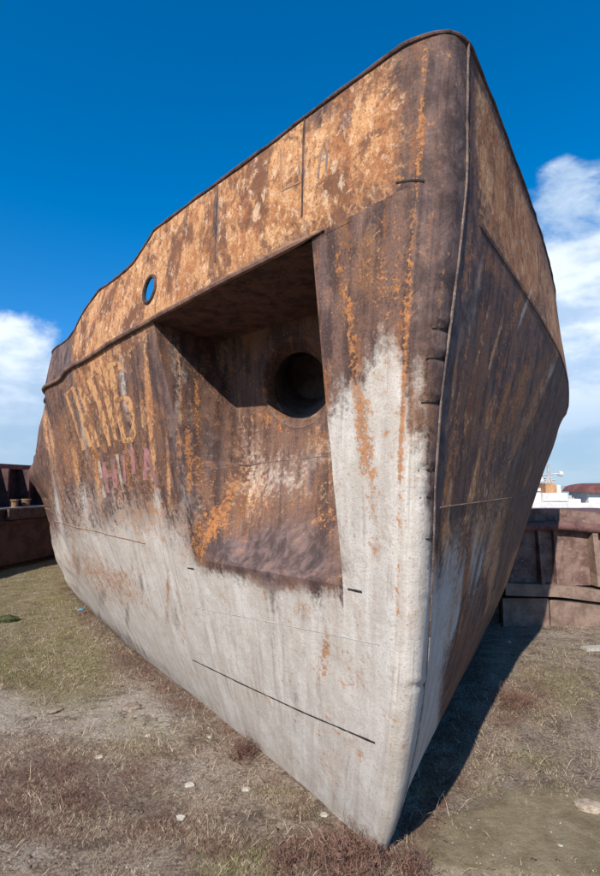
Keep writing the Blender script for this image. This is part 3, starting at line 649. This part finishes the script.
c = nt.mix(nt.sstep(fi, .47, .60), c, (.42, .335, .255)); c = nt.mix(nt.math('MULTIPLY', nt.sstep(fi, .46, .34), .7), c, (.07, .052, .04))
mm = nt.math('ADD', nt.math('MULTIPLY', md_, .5), nt.math('MULTIPLY', fi, .5))
c = nt.mix(thr(sp.outputs[1], mm, 1.6, 1.6), c, nt.mix(nt.sstep(fi, .4, .62), (.35, .29, .235), (.52, .45, .37)))
c = nt.mix(nt.math('MULTIPLY', thr(sp.outputs[0], mm, 1.8, 1.6), .8), c, nt.mix(nt.sstep(fi, .35, .65), (.13, .103, .046), (.30, .242, .125)))
c = nt.mix(nt.math('MULTIPLY', thr(zo.outputs['Alpha'], mm, 1.9, 1.7), .8), c, nt.mix(nt.sstep(fi, .35, .65), (.085, .052, .040), (.26, .178, .132)))
wet = thr(sp.outputs[2], nt.math('ADD', nt.math('MULTIPLY', big, .3), nt.math('MULTIPLY', md_, .7)), .7, 1.6)
c = nt.mix(wet, c, nt.mix(nt.sstep(nt.math('ADD', nt.math('MULTIPLY', md_, .6), nt.math('MULTIPLY', big, .4)), .38, .62), (.15, .115, .064), (.25, .20, .125)))
pat = nt.noise(nt.scale(ob, (1, 1, 1), (3, 7, 0)), 4.2, 9, .70, .5)
c = nt.mix(nt.math('MULTIPLY', nt.math('MULTIPLY', nt.sstep(pat, .52, .62), .6), nt.lin(wet, 0, 1, 1, .25)), c, (.085, .062, .046))
c = nt.mix(nt.math('MULTIPLY', nt.math('MULTIPLY', nt.sstep(pat, .46, .38), .5), nt.lin(wet, 0, 1, 1, .2)), c, (.38, .325, .255))
c = nt.mix(nt.math('MULTIPLY', nt.sstep(vf, .58, .7), .5), c, (.42, .365, .29)); c = nt.mix(nt.math('MULTIPLY', nt.sstep(vf, .44, .34), .6), c, (.06, .045, .034))
h = nt.math('ADD', nt.math('MULTIPLY', fi, 1.), nt.math('ADD', nt.math('MULTIPLY', md_, 1.4), nt.math('MULTIPLY', vf, .5)))
h = nt.math('MULTIPLY', h, nt.lin(wet, 0, 1, 1, .22))
finish(nt, c, nt.lin(wet, 0, 1, .95, .62), h, .9, .03, spec=.2)
GROUND = m
g = obj('ground', np.stack([GX, GY, GZ], -1).reshape(-1, 3), grid_faces(len(th), len(rr), True), GROUND, None, sharp=0); tag(g, kind='structure')
at_ = g.data.attributes.new('zone', 'FLOAT_COLOR', 'POINT')
ZN = zones(GX, GY, GZ); ZN[RR > 16] = (.3, .3, 0, .2); at_.data.foreach_set('color', ZN.reshape(-1, 4).astype(np.float32).ravel())
m, nt = new_mat('river_water'); ob = nt.n('ShaderNodeTexCoord').outputs['Object']; finish(nt, (.03, .05, .06), .15, nt.noise(ob, 1.5, 4), .2, .05, spec=.5)
w_ = obj('water', [(-3000, 26, -1.5), (3000, 26, -1.5), (3000, 3900, -1.5), (-3000, 3900, -1.5)], [(0, 1, 2, 3)], m, None, smooth=False); tag(w_, kind='structure')

# ------------------------------------------------------------------ ground cover
def leaf_mat(name, a, b, tr=.0):
    m, nt = new_mat(name); ob = nt.n('ShaderNodeTexCoord').outputs['Object']
    wn = nt.noise(ob, 31, 3, .7); finish(nt, nt.mix(nt.sstep(wn, .35, .65), a, b), .9, spec=.1); return m
def blades(name, pos, hgt, wid, lean, mat):
    n = len(pos); az = RNG.random(n) * 2 * math.pi; la = RNG.random(n) * 2 * math.pi
    d = np.stack([np.cos(az), np.sin(az), 0 * az], 1) * wid[:, None] / 2
    ld = np.stack([np.cos(la), np.sin(la), 0 * la], 1)
    up = np.array([0, 0, 1.])
    k1 = lean[:, None]; c1, s1 = np.sqrt(np.maximum(1 - (k1 * .7) ** 2, 0)), k1 * .7
    c2, s2 = np.sqrt(np.maximum(1 - k1 ** 2, 0)), k1
    mid = pos + (ld * s1 + up * c1) * hgt[:, None] * .55; tip = mid + (ld * s2 + up * c2) * hgt[:, None] * .45
    V = np.stack([pos - d, pos + d, mid + d * .75, mid - d * .75, tip + d * .18, tip - d * .18], 1).reshape(-1, 3)
    k = np.arange(n)[:, None] * 6; F = np.concatenate([k + np.array([0, 1, 2, 3]), k + np.array([3, 2, 4, 5])], 1).reshape(-1, 4)
    o = obj(name, V, F, mat, None, smooth=False); return tag(o, kind='stuff')
def ground_points(n, weight, rmin=1.6, rmax=13., amax=42):
    out = []; got = 0
    while got < n:
        k = n * 3; r = rmin * (rmax / rmin) ** RNG.random(k); a = R(1) * (RNG.random(k) * 2 - 1) * amax
        x, y = r * np.sin(a), r * np.cos(a); zz = gh(x, y); zn = zones(x, y, zz)
        keep = (RNG.random(k) < weight(zn, x, y)) & ~in_hull(x, y, .0)
        p = np.stack([x, y, zz - .002], 1)[keep]; out.append(p); got += len(p)
    return np.concatenate(out)[:n]
def clump(x, y, f=5.): return sst(fbm(x * f, y * f, 4.), .42, .66)
GREEN = leaf_mat('olive_grass', (.130, .118, .042), (.28, .25, .115))
STRAW = leaf_mat('dry_straw', (.24, .17, .115), (.54, .43, .31))
DEAD = leaf_mat('dead_red_weed', (.10, .052, .040), (.25, .150, .11))
def sized(n, p, lo, hi): return lo + (hi - lo) * RNG.random(n) ** 2
n = 90000; p = ground_points(n, lambda z, x, y: np.clip(z[:, 0] * .9 + .03, 0, 1) * (.12 + .88 * clump(x, y)) * (1 - .9 * z[:, 2])); d_ = np.hypot(p[:, 0], p[:, 1])
blades('grass', p, sized(n, p, .006, .026), .0009 + .0005 * d_ * RNG.random(n), .5 + .49 * RNG.random(n), GREEN)
n = 110000; p = ground_points(n, lambda z, x, y: np.clip(.30 + .3 * z[:, 0] + .3 * z[:, 3] - .35 * z[:, 1], .05, 1) * (.04 + .96 * clump(x, y, 4.)) * (1 - .93 * z[:, 2])); d_ = np.hypot(p[:, 0], p[:, 1])
blades('dry_grass', p, sized(n, p, .008, .034), .0008 + .00045 * d_ * RNG.random(n), .75 + .245 * RNG.random(n), STRAW)
n = 100000; p = ground_points(n, lambda z, x, y: np.clip(z[:, 3] + .05 + .8 * in_hull(x, y, .20), 0, 1) * (.03 + .97 * clump(x, y, 5.5)) * (1 - .95 * z[:, 2])); d_ = np.hypot(p[:, 0], p[:, 1])
blades('dead_weeds', p, sized(n, p, .006, .032), .0008 + .00045 * d_ * RNG.random(n), .5 + .49 * RNG.random(n), DEAD)
n = 2600; p = ground_points(n, lambda z, x, y: np.clip(.3 + .3 * z[:, 3] + .2 * z[:, 1], .05, 1) * (.1 + .9 * clump(x, y, 3.)) * (1 - .85 * z[:, 2]), 1.8, 8.); p[:, 2] += .004
blades('dry_stalks', p, .04 + .09 * RNG.random(n) ** 2, np.full(n, .0026), .93 + .065 * RNG.random(n), STRAW)
# gravel and shell crumbs
n = 5000; p = ground_points(n, lambda z, x, y: np.clip(.15 + .7 * z[:, 1] + .05 * z[:, 2], 0, 1) * (.1 + .9 * clump(x, y, 6.)), 1.8, 9.)
rad = .002 + .008 * RNG.random(n) ** 6
O6 = np.array([[1,0,0],[-1,0,0],[0,1,0],[0,-1,0],[0,0,.7],[0,0,-.7]]); FO = np.array([[0,2,4],[2,1,4],[1,3,4],[3,0,4],[2,0,5],[1,2,5],[3,1,5],[0,3,5]])
V = (O6[None] * (.6 + .8 * RNG.random((n, 6, 1)))) * rad[:, None, None] + p[:, None]; F = (FO[None] + np.arange(n)[:, None, None] * 6).reshape(-1, 3)
gm = rust_material('pebble_stone', (.24, .20, .16), (.40, .36, .30), (.16, .13, .10), 30)
tag(obj('pebbles', V.reshape(-1, 3), F, gm, None, smooth=False), kind='stuff')
n = 2600; p = ground_points(n, lambda z, x, y: np.clip(.15 + .5 * z[:, 1] + .4 * z[:, 3] + .5 * in_hull(x, y, .25), 0, 1) * (1 - .8 * z[:, 2]) * (.1 + .9 * clump(x, y, 5.)), 1.8, 8.)
rad = .004 + .016 * RNG.random(n) ** 3
V = (O6[None] * (.5 + .9 * RNG.random((n, 6, 1))) * np.array([1, 1, .35])) * rad[:, None, None] + p[:, None] + np.array([0, 0, .002]); F = (FO[None] + np.arange(n)[:, None, None] * 6).reshape(-1, 3)
tag(obj('earth_crumbs', V.reshape(-1, 3), F, rust_material('dark_earth_crumb', (.07, .045, .034), (.17, .12, .09), (.22, .11, .06), 30), None, smooth=False), kind='stuff')
# dry weed tufts standing on their own
def weed_tuft(px, py, hgt, nst, spread, label):
    c = at_z(px, py, 0.); c[2] = gh(c[0:1], c[1:2])[0]
    mb = MB(); V = []; F = []
    def twig(a, b, w):
        d = b - a; s = np.cross(d, RNG.normal(size=3)); s = s / (np.linalg.norm(s) + 1e-9) * w
        k = len(V); V.extend([a - s, a + s, b + s * .4, b - s * .4]); F.append((k, k + 1, k + 2, k + 3))
    for i in range(nst):
        a = np.clip(np.array([RNG.normal() * spread * .4, RNG.normal() * spread * .4, -.004]), -spread * .8, spread * .8) + c
        an = RNG.random() * 6.28; le = RNG.random() * .8; d = np.array([math.cos(an) * le, math.sin(an) * le, 1.]); d /= np.linalg.norm(d)
        h = hgt * (.35 + .65 * RNG.random()); p0 = a; nseg = 4
        for q in range(nseg):
            d = d + RNG.normal(size=3) * .22; d[2] -= .08; d /= np.linalg.norm(d); p1 = p0 + d * h / nseg; twig(p0, p1, .0015 * (1 - .15 * q))
            for _k in range(2):
                e = d + RNG.normal(size=3) * .7; e /= np.linalg.norm(e); twig(p1, p1 + e * h * .25, .0011)
            p0 = p1
    o = obj('dry_weed_tuft', np.array(V), F, DEAD, None, smooth=False, origin=c); return tag(o, label, 'weed', 'dry reddish weed tufts')
for a in ((243,757,.13,150,.08,'small reddish dry weed tuft against the pale lower plating left of the keel'),
          (348,868,.15,330,.17,'widest clump of dry red weeds at the foot of the bow, on its sunny side'),
          (412,874,.10,170,.09,'dry red weeds at the shaded right side of the bow foot'),
          (378,862,.13,90,.05,'thin upright dry weeds right in front of the bow tip'),
          (290,866,.09,160,.13,'low dry weed patch at the bottom edge left of the bow foot'),
          (512,704,.16,160,.18,'dry weed clump on the sunny ground right of the ship shadow'),
          (68,800,.07,160,.14,'dark low weed patch on the bare soil at lower left')): weed_tuft(*a)

# stones and litter, one by one
STONE = rust_material('pale_stone', (.30, .265, .22), (.44, .40, .34), (.22, .18, .14), 60)
CLOD = rust_material('earth_clod', (.15, .115, .085), (.25, .20, .155), (.09, .07, .05), 30)
def stone(name, px, py, w, h, mat, label, cat, seed):
    c = at_z(px, py, 0.); c[2] = gh(c[0:1], c[1:2])[0]; sc = c[1] / FPX
    u, v = mg(np.linspace(0, 2 * math.pi, 15), np.linspace(0, math.pi, 9))
    N = np.stack([np.cos(u) * np.sin(v), np.sin(u) * np.sin(v), np.cos(v)], -1); k = .45 + 1.1 * fbm(N[..., 0] * 1.9 + seed * 3.7, N[..., 1] * 1.9 + 5, N[..., 2] * 1.9)
    k[-1] = k[0]; V = N * k[..., None] * np.array([w * sc / 2, w * sc / 2 * .8, h * sc / 2 * .7]) + c + np.array([0, 0, h * sc * .12])
    return tag(obj(name, V.reshape(-1, 3), grid_faces(15, 9), mat, None, sharp=35, origin=c), label, cat)
stone('stone', 100, 759, 7, 4, STONE, 'flat white stone on bare soil at left', 'stone', 1)
stone('stone', 190, 786, 10, 7, STONE, 'pale grey stone between the weeds, the upper of a close pair', 'stone', 2)
stone('stone', 181, 818, 9, 7, STONE, 'pale rounded stone low in the dry grass, the lower of a close pair', 'stone', 3)
stone('stone', 210, 738, 5, 3, STONE, 'tiny white stone on the slope beside the hull', 'stone', 4)
stone('stone', 246, 790, 9, 4, STONE, 'flat whitish stone in grass left of the hull foot', 'stone', 5)
stone('stone', 148, 738, 6, 4, STONE, 'small whitish stone at the edge of the bare patch', 'stone', 6)
stone('stone', 508, 633, 5, 4, STONE, 'white stone lying in the dark ship shadow', 'stone', 7)
stone('stone', 560, 841, 5, 2, STONE, 'small white chip on the wet mud', 'stone', 8)
stone('stone', 324, 815, 8, 5, STONE, 'whitish lump lying against the foot of the plating', 'stone', 14)
stone('earth_clod', 132, 711, 20, 8, CLOD, 'broad brown earth clod on the pale bare patch', 'clod', 9)
stone('earth_clod', 53, 712, 16, 6, CLOD, 'dark earth clod at the left of the bare patch', 'clod', 10)
stone('earth_clod', 78, 735, 8, 4, CLOD, 'small brown clod below the bare patch', 'clod', 11)
stone('driftwood', 587, 802, 26, 8, rust_material('bleached_wood', (.26, .19, .135), (.42, .34, .26), (.14, .095, .065), 45), 'bleached brown piece of wood on the wet mud at right', 'wood', 12)
stone('plastic_scrap', 81, 611, 5, 4, leaf_mat('blue_plastic', (.05, .22, .36), (.08, .3, .45)), 'tiny blue plastic scrap in the weeds beside the hull', 'litter', 13)
stone('bush_tuft', 6, 622, 22, 12, leaf_mat('dark_bush', (.03, .035, .015), (.08, .085, .035)), 'dark green low tuft at the left edge of the grass', 'plant', 15)
mb = MB(); c = at_z(594, 648, 0.); c[2] = gh(c[0:1], c[1:2])[0]; mb.box(c + np.array([.05, 0, .02]), (.34, .09, .03), .15); tag(mb.build('plank', STONE, None, origin=c), 'grey plank on the ground before the right barge', 'plank')

# ------------------------------------------------------------------ rusty barge on the right
BR_A = rust_material('barge_plate_rust', (.095, .052, .043), (.21, .133, .108), (.28, .20, .16), 4)
BR_B = rust_material('barge_rail_rust', (.075, .035, .035), (.15, .075, .065), (.20, .12, .10), 7)
BR_C = rust_material('barge_lower_plate', (.13, .085, .065), (.23, .16, .122), (.12, .055, .035), 5)
YB = 6.42
def Z(py, y=YB): return float(at_y(550, py, y)[2])
def X(px, y=YB): return float(at_y(px, 560, y)[0])
bx = thing('rusty_barge', 'rusty brown barge with ribbed side and thick top rail behind the bow at right', 'barge', (X(560), YB, gh(np.array([X(560)]), np.array([YB]))[0]))
xl, xr = X(513), X(760)
hump = lambda x: .03 * np.exp(-((x - X(556)) / .4) ** 2) - .035 * sst(x, X(556), X(640))
xs = np.linspace(xl, xr, 60)
def slab(name, z0, z1, y0, y1, mat, xa=xl, xb=xr, bend=None, n=60, wob=.008):
    x = np.linspace(xa, xb, n); b = bend(x) if bend else 0 * x; w = wob * (fbm(x * 3, x * 0 + z0 * 5, 1.) - .5) * 2
    zz = np.broadcast_to(z0, x.shape) + b; z2_ = np.broadcast_to(z1, x.shape) + b
    V = np.stack([np.stack([x, y0 + w, zz], -1), np.stack([x, y0 + w * .5, z2_], -1), np.stack([x, y1 + 0 * x, z2_], -1), np.stack([x, y1 + 0 * x, zz], -1)], 1).reshape(-1, 3)
    F = [(i * 4 + q, i * 4 + (q + 1) % 4, (i + 1) * 4 + (q + 1) % 4, (i + 1) * 4 + q) for i in range(n - 1) for q in range(4)] + [(0, 1, 2, 3), tuple((n - 1) * 4 + q for q in (3, 2, 1, 0))]
    return obj(name, V, F, mat, bx, sharp=35)
slab('coaming', Z(531), Z(511.5), YB + .10, YB + .16, BR_A, bend=hump)
mb = MB(); rp = np.stack([xs, 0 * xs + YB + .02, Z(528) + hump(xs) + .008 * (fbm(xs * 3, xs * 0, 2) - .5)], 1); mb.tube(rp, .062, 10); mb.build('top_rail', BR_B, bx)
edges = [507, 541.5, 557.5, 594, 640, 690, 760]
for a, b in zip(edges[:-1], edges[1:]): slab('side_panel', Z(587), Z(531), YB + .09 + .012 * random.random(), YB + .16, BR_A, X(a) + .004, X(b) - .004, n=24, wob=.02)
for px, w, dp in ((541.5, .05, .11), (557.5, .03, .07), (596.5, .075, .14), (640, .05, .11), (690, .05, .1)):
    x = X(px); zt, zb_ = Z(531), Z(586)
    V = [(x - w / 2, YB + .1, zb_), (x + w / 2, YB + .1, zb_), (x + w / 2, YB + .1, zt), (x - w / 2, YB + .1, zt), (x - w / 2 + .01, YB + .09 - dp * 1.0, zb_), (x + w / 2, YB + .09 - dp * 1.0, zb_), (x + w / 2 - .01, YB + .1 - dp * .75, zt), (x - w / 2, YB + .1 - dp * .75, zt)]
    obj('rib', V, [(3, 2, 1, 0), (4, 5, 6, 7), (0, 1, 5, 4), (1, 2, 6, 5), (2, 3, 7, 6), (3, 0, 4, 7)], BR_C if px > 590 else BR_A, bx, smooth=False)
drop = lambda x: -.10 * sst(x, X(545), X(610)) - .01 * np.sin((x - xl) * 4)
slab('ledge', Z(595), Z(583), YB - .05, YB + .1, BR_C, X(503), bend=drop, n=50)
slab('lower_plate', Z(634), Z(598.5), YB + .0, YB + .1, BR_C, X(501), X(546.5), n=24, wob=.02)
slab('lower_plate', Z(636), Z(600), YB + .01, YB + .1, BR_C, X(548.5), xr, bend=lambda x: -.07 * sst(x, X(555), X(620)), n=40, wob=.03)
slab('hold_wall', Z(640), Z(540), YB + .20, YB + .26, EDGE, X(505), n=4)
obj('deck', [(xl, YB + .16, Z(520)), (xr, YB + .16, Z(520)), (xr, YB + 3.5, Z(520)), (xl + .6, YB + 3.5, Z(520))], [(0, 1, 2, 3)], BR_B, bx, smooth=False)

# ------------------------------------------------------------------ dark barge on the left
DK_A = rust_material('dark_barge_plate', (.040, .018, .018), (.085, .040, .036), (.12, .06, .05), 4)
DK_B = rust_material('red_barge_rail', (.15, .055, .045), (.24, .10, .08), (.10, .05, .04), 6)
DK_C = rust_material('grey_barge_deck', (.22, .17, .16), (.30, .25, .23), (.15, .1, .09), 6)
p0, p1 = np.array([-6.1, 5.2]), np.array([-5.22, 11.5])
lx = thing('dark_barge', 'dark maroon barge with open bulwark and bollards in shade behind the left flank', 'barge', (*p0, 0))
ax = (p1 - p0) / np.linalg.norm(p1 - p0); nx = np.array([-ax[1], ax[0]]); LL = np.linalg.norm(p1 - p0)     # nx points away to the left
def lp(l, o, z): return np.array([*(p0 + ax * l + nx * o), z])
def lslab(name, l0, l1, o0, o1, z0, z1, mat, tilt=0.):
    V = [lp(l0, o0, z0), lp(l1, o0, z0), lp(l1, o1, z0), lp(l0, o1, z0), lp(l0, o0 + tilt, z1), lp(l1, o0 + tilt, z1), lp(l1, o1 + tilt, z1), lp(l0, o1 + tilt, z1)]
    return obj(name, V, [(3, 2, 1, 0), (4, 5, 6, 7), (0, 1, 5, 4), (1, 2, 6, 5), (2, 3, 7, 6), (3, 0, 4, 7)], mat, lx, smooth=False)
l9 = lambda py, y: float(at_y(20, py, y)[2])
ZD = l9(506.5, 10.2); ZT = l9(464, 10.2)
lslab('hull_side', 0, LL, .0, 2.6, .12, ZD - .03, DK_A); lslab('fender_strip', 0, LL, -.05, 0, ZD - .30, ZD - .24, DK_A)
lslab('deck', 0, LL, -.04, 2.6, ZD - .03, ZD, DK_C)
lslab('bilge', 0, LL, .25, 2.4, -.05, .12, EDGE)
lslab('bulwark', 0, LL, .62, .66, ZD, ZT - .06, DK_A); lslab('bulwark_rail', 0, LL, .5, .72, ZT - .10, ZT, DK_B)
for l in np.arange(.4, LL, .62): lslab('stanchion', l, l + .05, .30, .62, ZD, ZT - .1, DK_A, .0)
for l in (4.75, 5.1):
    mb = MB(); c = lp(l, .16, ZD); mb.tube([c, c + [0, 0, .12]], .075, 12); mb.tube([c + [0, 0, .12], c + [0, 0, .15]], .095, 12)
    mb.build('bollard', rust_material('bollard_rust', (.16, .09, .05), (.26, .16, .09), (.12, .07, .05), 20) if l < 5 else bpy.data.materials['bollard_rust'], lx)
lslab('tyre_board', 4.3, 5.9, -.10, -.05, ZD - .22, ZD - .02, EDGE)

# ------------------------------------------------------------------ white ship far out on the river
YS = 42.
WH = rust_material('white_ship_paint', (.50, .48, .45), (.62, .60, .57), (.34, .27, .21), 1.3, .6, .1)
OR = rust_material('orange_paint', (.33, .17, .08), (.42, .25, .14), (.3, .2, .13), 2.)
RB = rust_material('redbrown_roof', (.12, .04, .035), (.18, .07, .06), (.1, .05, .05), 1.5)
GRY = rust_material('grey_mast', (.30, .30, .30), (.45, .45, .44), (.2, .18, .16), 1.)
XS = lambda px: float(at_y(px, 500, YS)[0]); ZS = lambda py: float(at_y(560, py, YS)[2])
ws = thing('white_ship', 'white river ship with orange funnel box and masts far behind the right barge', 'ship', (XS(570), YS, -1.5))
def wbox(name, x0, x1, y0, y1, mat, d0=0., d1=3., parent=None):
    mb = MB(); mb.box(((XS(x0) + XS(x1)) / 2, YS + (d0 + d1) / 2, (ZS(y0) + ZS(y1)) / 2), (abs(XS(x1) - XS(x0)), d1 - d0, abs(ZS(y1) - ZS(y0)))); return mb.build(name, mat, parent or ws, smooth=False)
wbox('hull', 470, 700, 506, 530, WH, -1., 5.); wbox('bulwark', 500, 660, 502.5, 506, WH, -1., -.8)
wbox('deckhouse', 500, 541, 488, 506, WH, 0, 3.); wbox('deckhouse', 541.3, 566, 493, 506, WH, -.3, 3.); wbox('deckhouse', 566, 582, 499, 506, WH, .2, 2.5)
wbox('deckhouse', 588.5, 640, 491, 506, WH, .0, 3.)
wbox('funnel_box', 549, 559, 483, 493, OR, .5, 2.2); wbox('pallet_stack', 561, 565, 485, 493, rust_material('cream_paint', (.6, .5, .35), (.7, .6, .45), (.4, .3, .2), 1.), .6, 1.8); wbox('locker', 569, 575, 495.5, 499, GRY, .5, 1.5); wbox('locker', 533, 541, 483, 488, EDGE, .5, 1.5); wbox('locker', 538, 545, 477, 488, RB, 1.2, 2.)
for a in ((505, 512, 480, 488), (520, 526, 484, 488), (528, 531.5, 479, 488), (548, 551, 476.5, 481), (552, 554, 478, 481), (557.5, 560, 478, 481), (571, 573, 493, 496)): wbox('deck_locker', *a, random.choice([GRY, OR, EDGE, WH]), .6 + random.random(), 1.6 + random.random())
wbox('door', 529, 532.5, 496, 505, GRY, -.06, .0); wbox('rubbing_strip', 500, 541, 491.2, 491.9, RB, -.05, .0); wbox('rubbing_strip', 541.4, 566, 500.5, 501.2, GRY, -.36, -.3)
mb = MB(); xa, xb = XS(583), XS(660); n = 20; xx_ = np.linspace(xa, xb, n); zz_ = ZS(492) + (ZS(483) - ZS(492)) * np.sin(np.clip((xx_ - xa) / (XS(640) - xa), 0, 1) * math.pi) ** .35
V = np.concatenate([np.stack([xx_, 0 * xx_ + YS - .5, zz_], 1), np.stack([xx_, 0 * xx_ + YS + 3.4, zz_], 1), np.stack([xx_, 0 * xx_ + YS - .5, 0 * xx_ + ZS(492.6)], 1)])
obj('roof', V, [(i, i + 1, n + i + 1, n + i) for i in range(n - 1)] + [(2 * n + i, 2 * n + i + 1, i + 1, i) for i in range(n - 1)], RB, ws, sharp=35)
mb = MB(); P3 = lambda px, py, d=1.: np.array([XS(px), YS + d, ZS(py)])
mb.tube([P3(556, 493), P3(555.5, 464)], .11, 6); mb.tube([P3(551, 493), P3(555.6, 470)], .07, 5); mb.tube([P3(561, 491), P3(556, 472)], .07, 5); mb.tube([P3(549, 475), P3(567, 473.5)], .06, 5); mb.tube([P3(551, 480), P3(562, 480)], .06, 5); mb.build('mast', GRY, ws)
mb = MB(); mb.tube([P3(566, 473.5), P3(569.5, 473.5)], .22, 8); mb.build('radar', WH, ws)
mb = MB()
for a in ((566, 493, 570, 499), (570, 499, 584, 503)):
    for q in range(3): mb.tube([P3(a[0], a[1] - 1.5 * q), P3(a[2], a[3] - 1.5 * q)], .03, 4)
for x, y in ((563, 490), (566, 492), (570, 498), (575, 500), (580, 502)): mb.tube([P3(x, y + 2), P3(x, y - 5)], .03, 4)
mb.build('railing', GRY, ws)

# ------------------------------------------------------------------ bare tree beyond the left barge
YT = 55.; c = at_y(51, 500, YT); base = np.array([c[0], YT, -3.2]); top = float(at_y(51, 456, YT)[2])
tr = thing('bare_tree', 'bare leafless treetop just showing over the left barge', 'tree', base)
BK = rust_material('bare_bark', (.16, .12, .11), (.25, .20, .18), (.2, .15, .14), 3)
mb = MB(); mb.tube([base, base + [0, 0, 3.2], base + [.1, 0, 5.2]], [.2, .14, .06], 7); mb.build('trunk', BK, tr)
mb = MB()
def grow(p, d, l, r, k):
    q = p + d * l; mb.tube([p, (p + q) / 2 + RNG.normal(size=3) * l * .05, q], [r, r * .85, r * .7], 4)
    if k:
        for _ in range(4):
            e = d + RNG.normal(size=3) * .55; e[2] += .12; grow(q, e / np.linalg.norm(e), l * .72, r * .55, k - 1)
for _ in range(6):
    e = RNG.normal(size=3) * .5; e[2] = 1; grow(base + [0, 0, 3.0 + RNG.random() * 1.8], e / np.linalg.norm(e), (top + 3.2 - 3.6) * .36, .05, 3)
mb.build('crown', BK, tr)
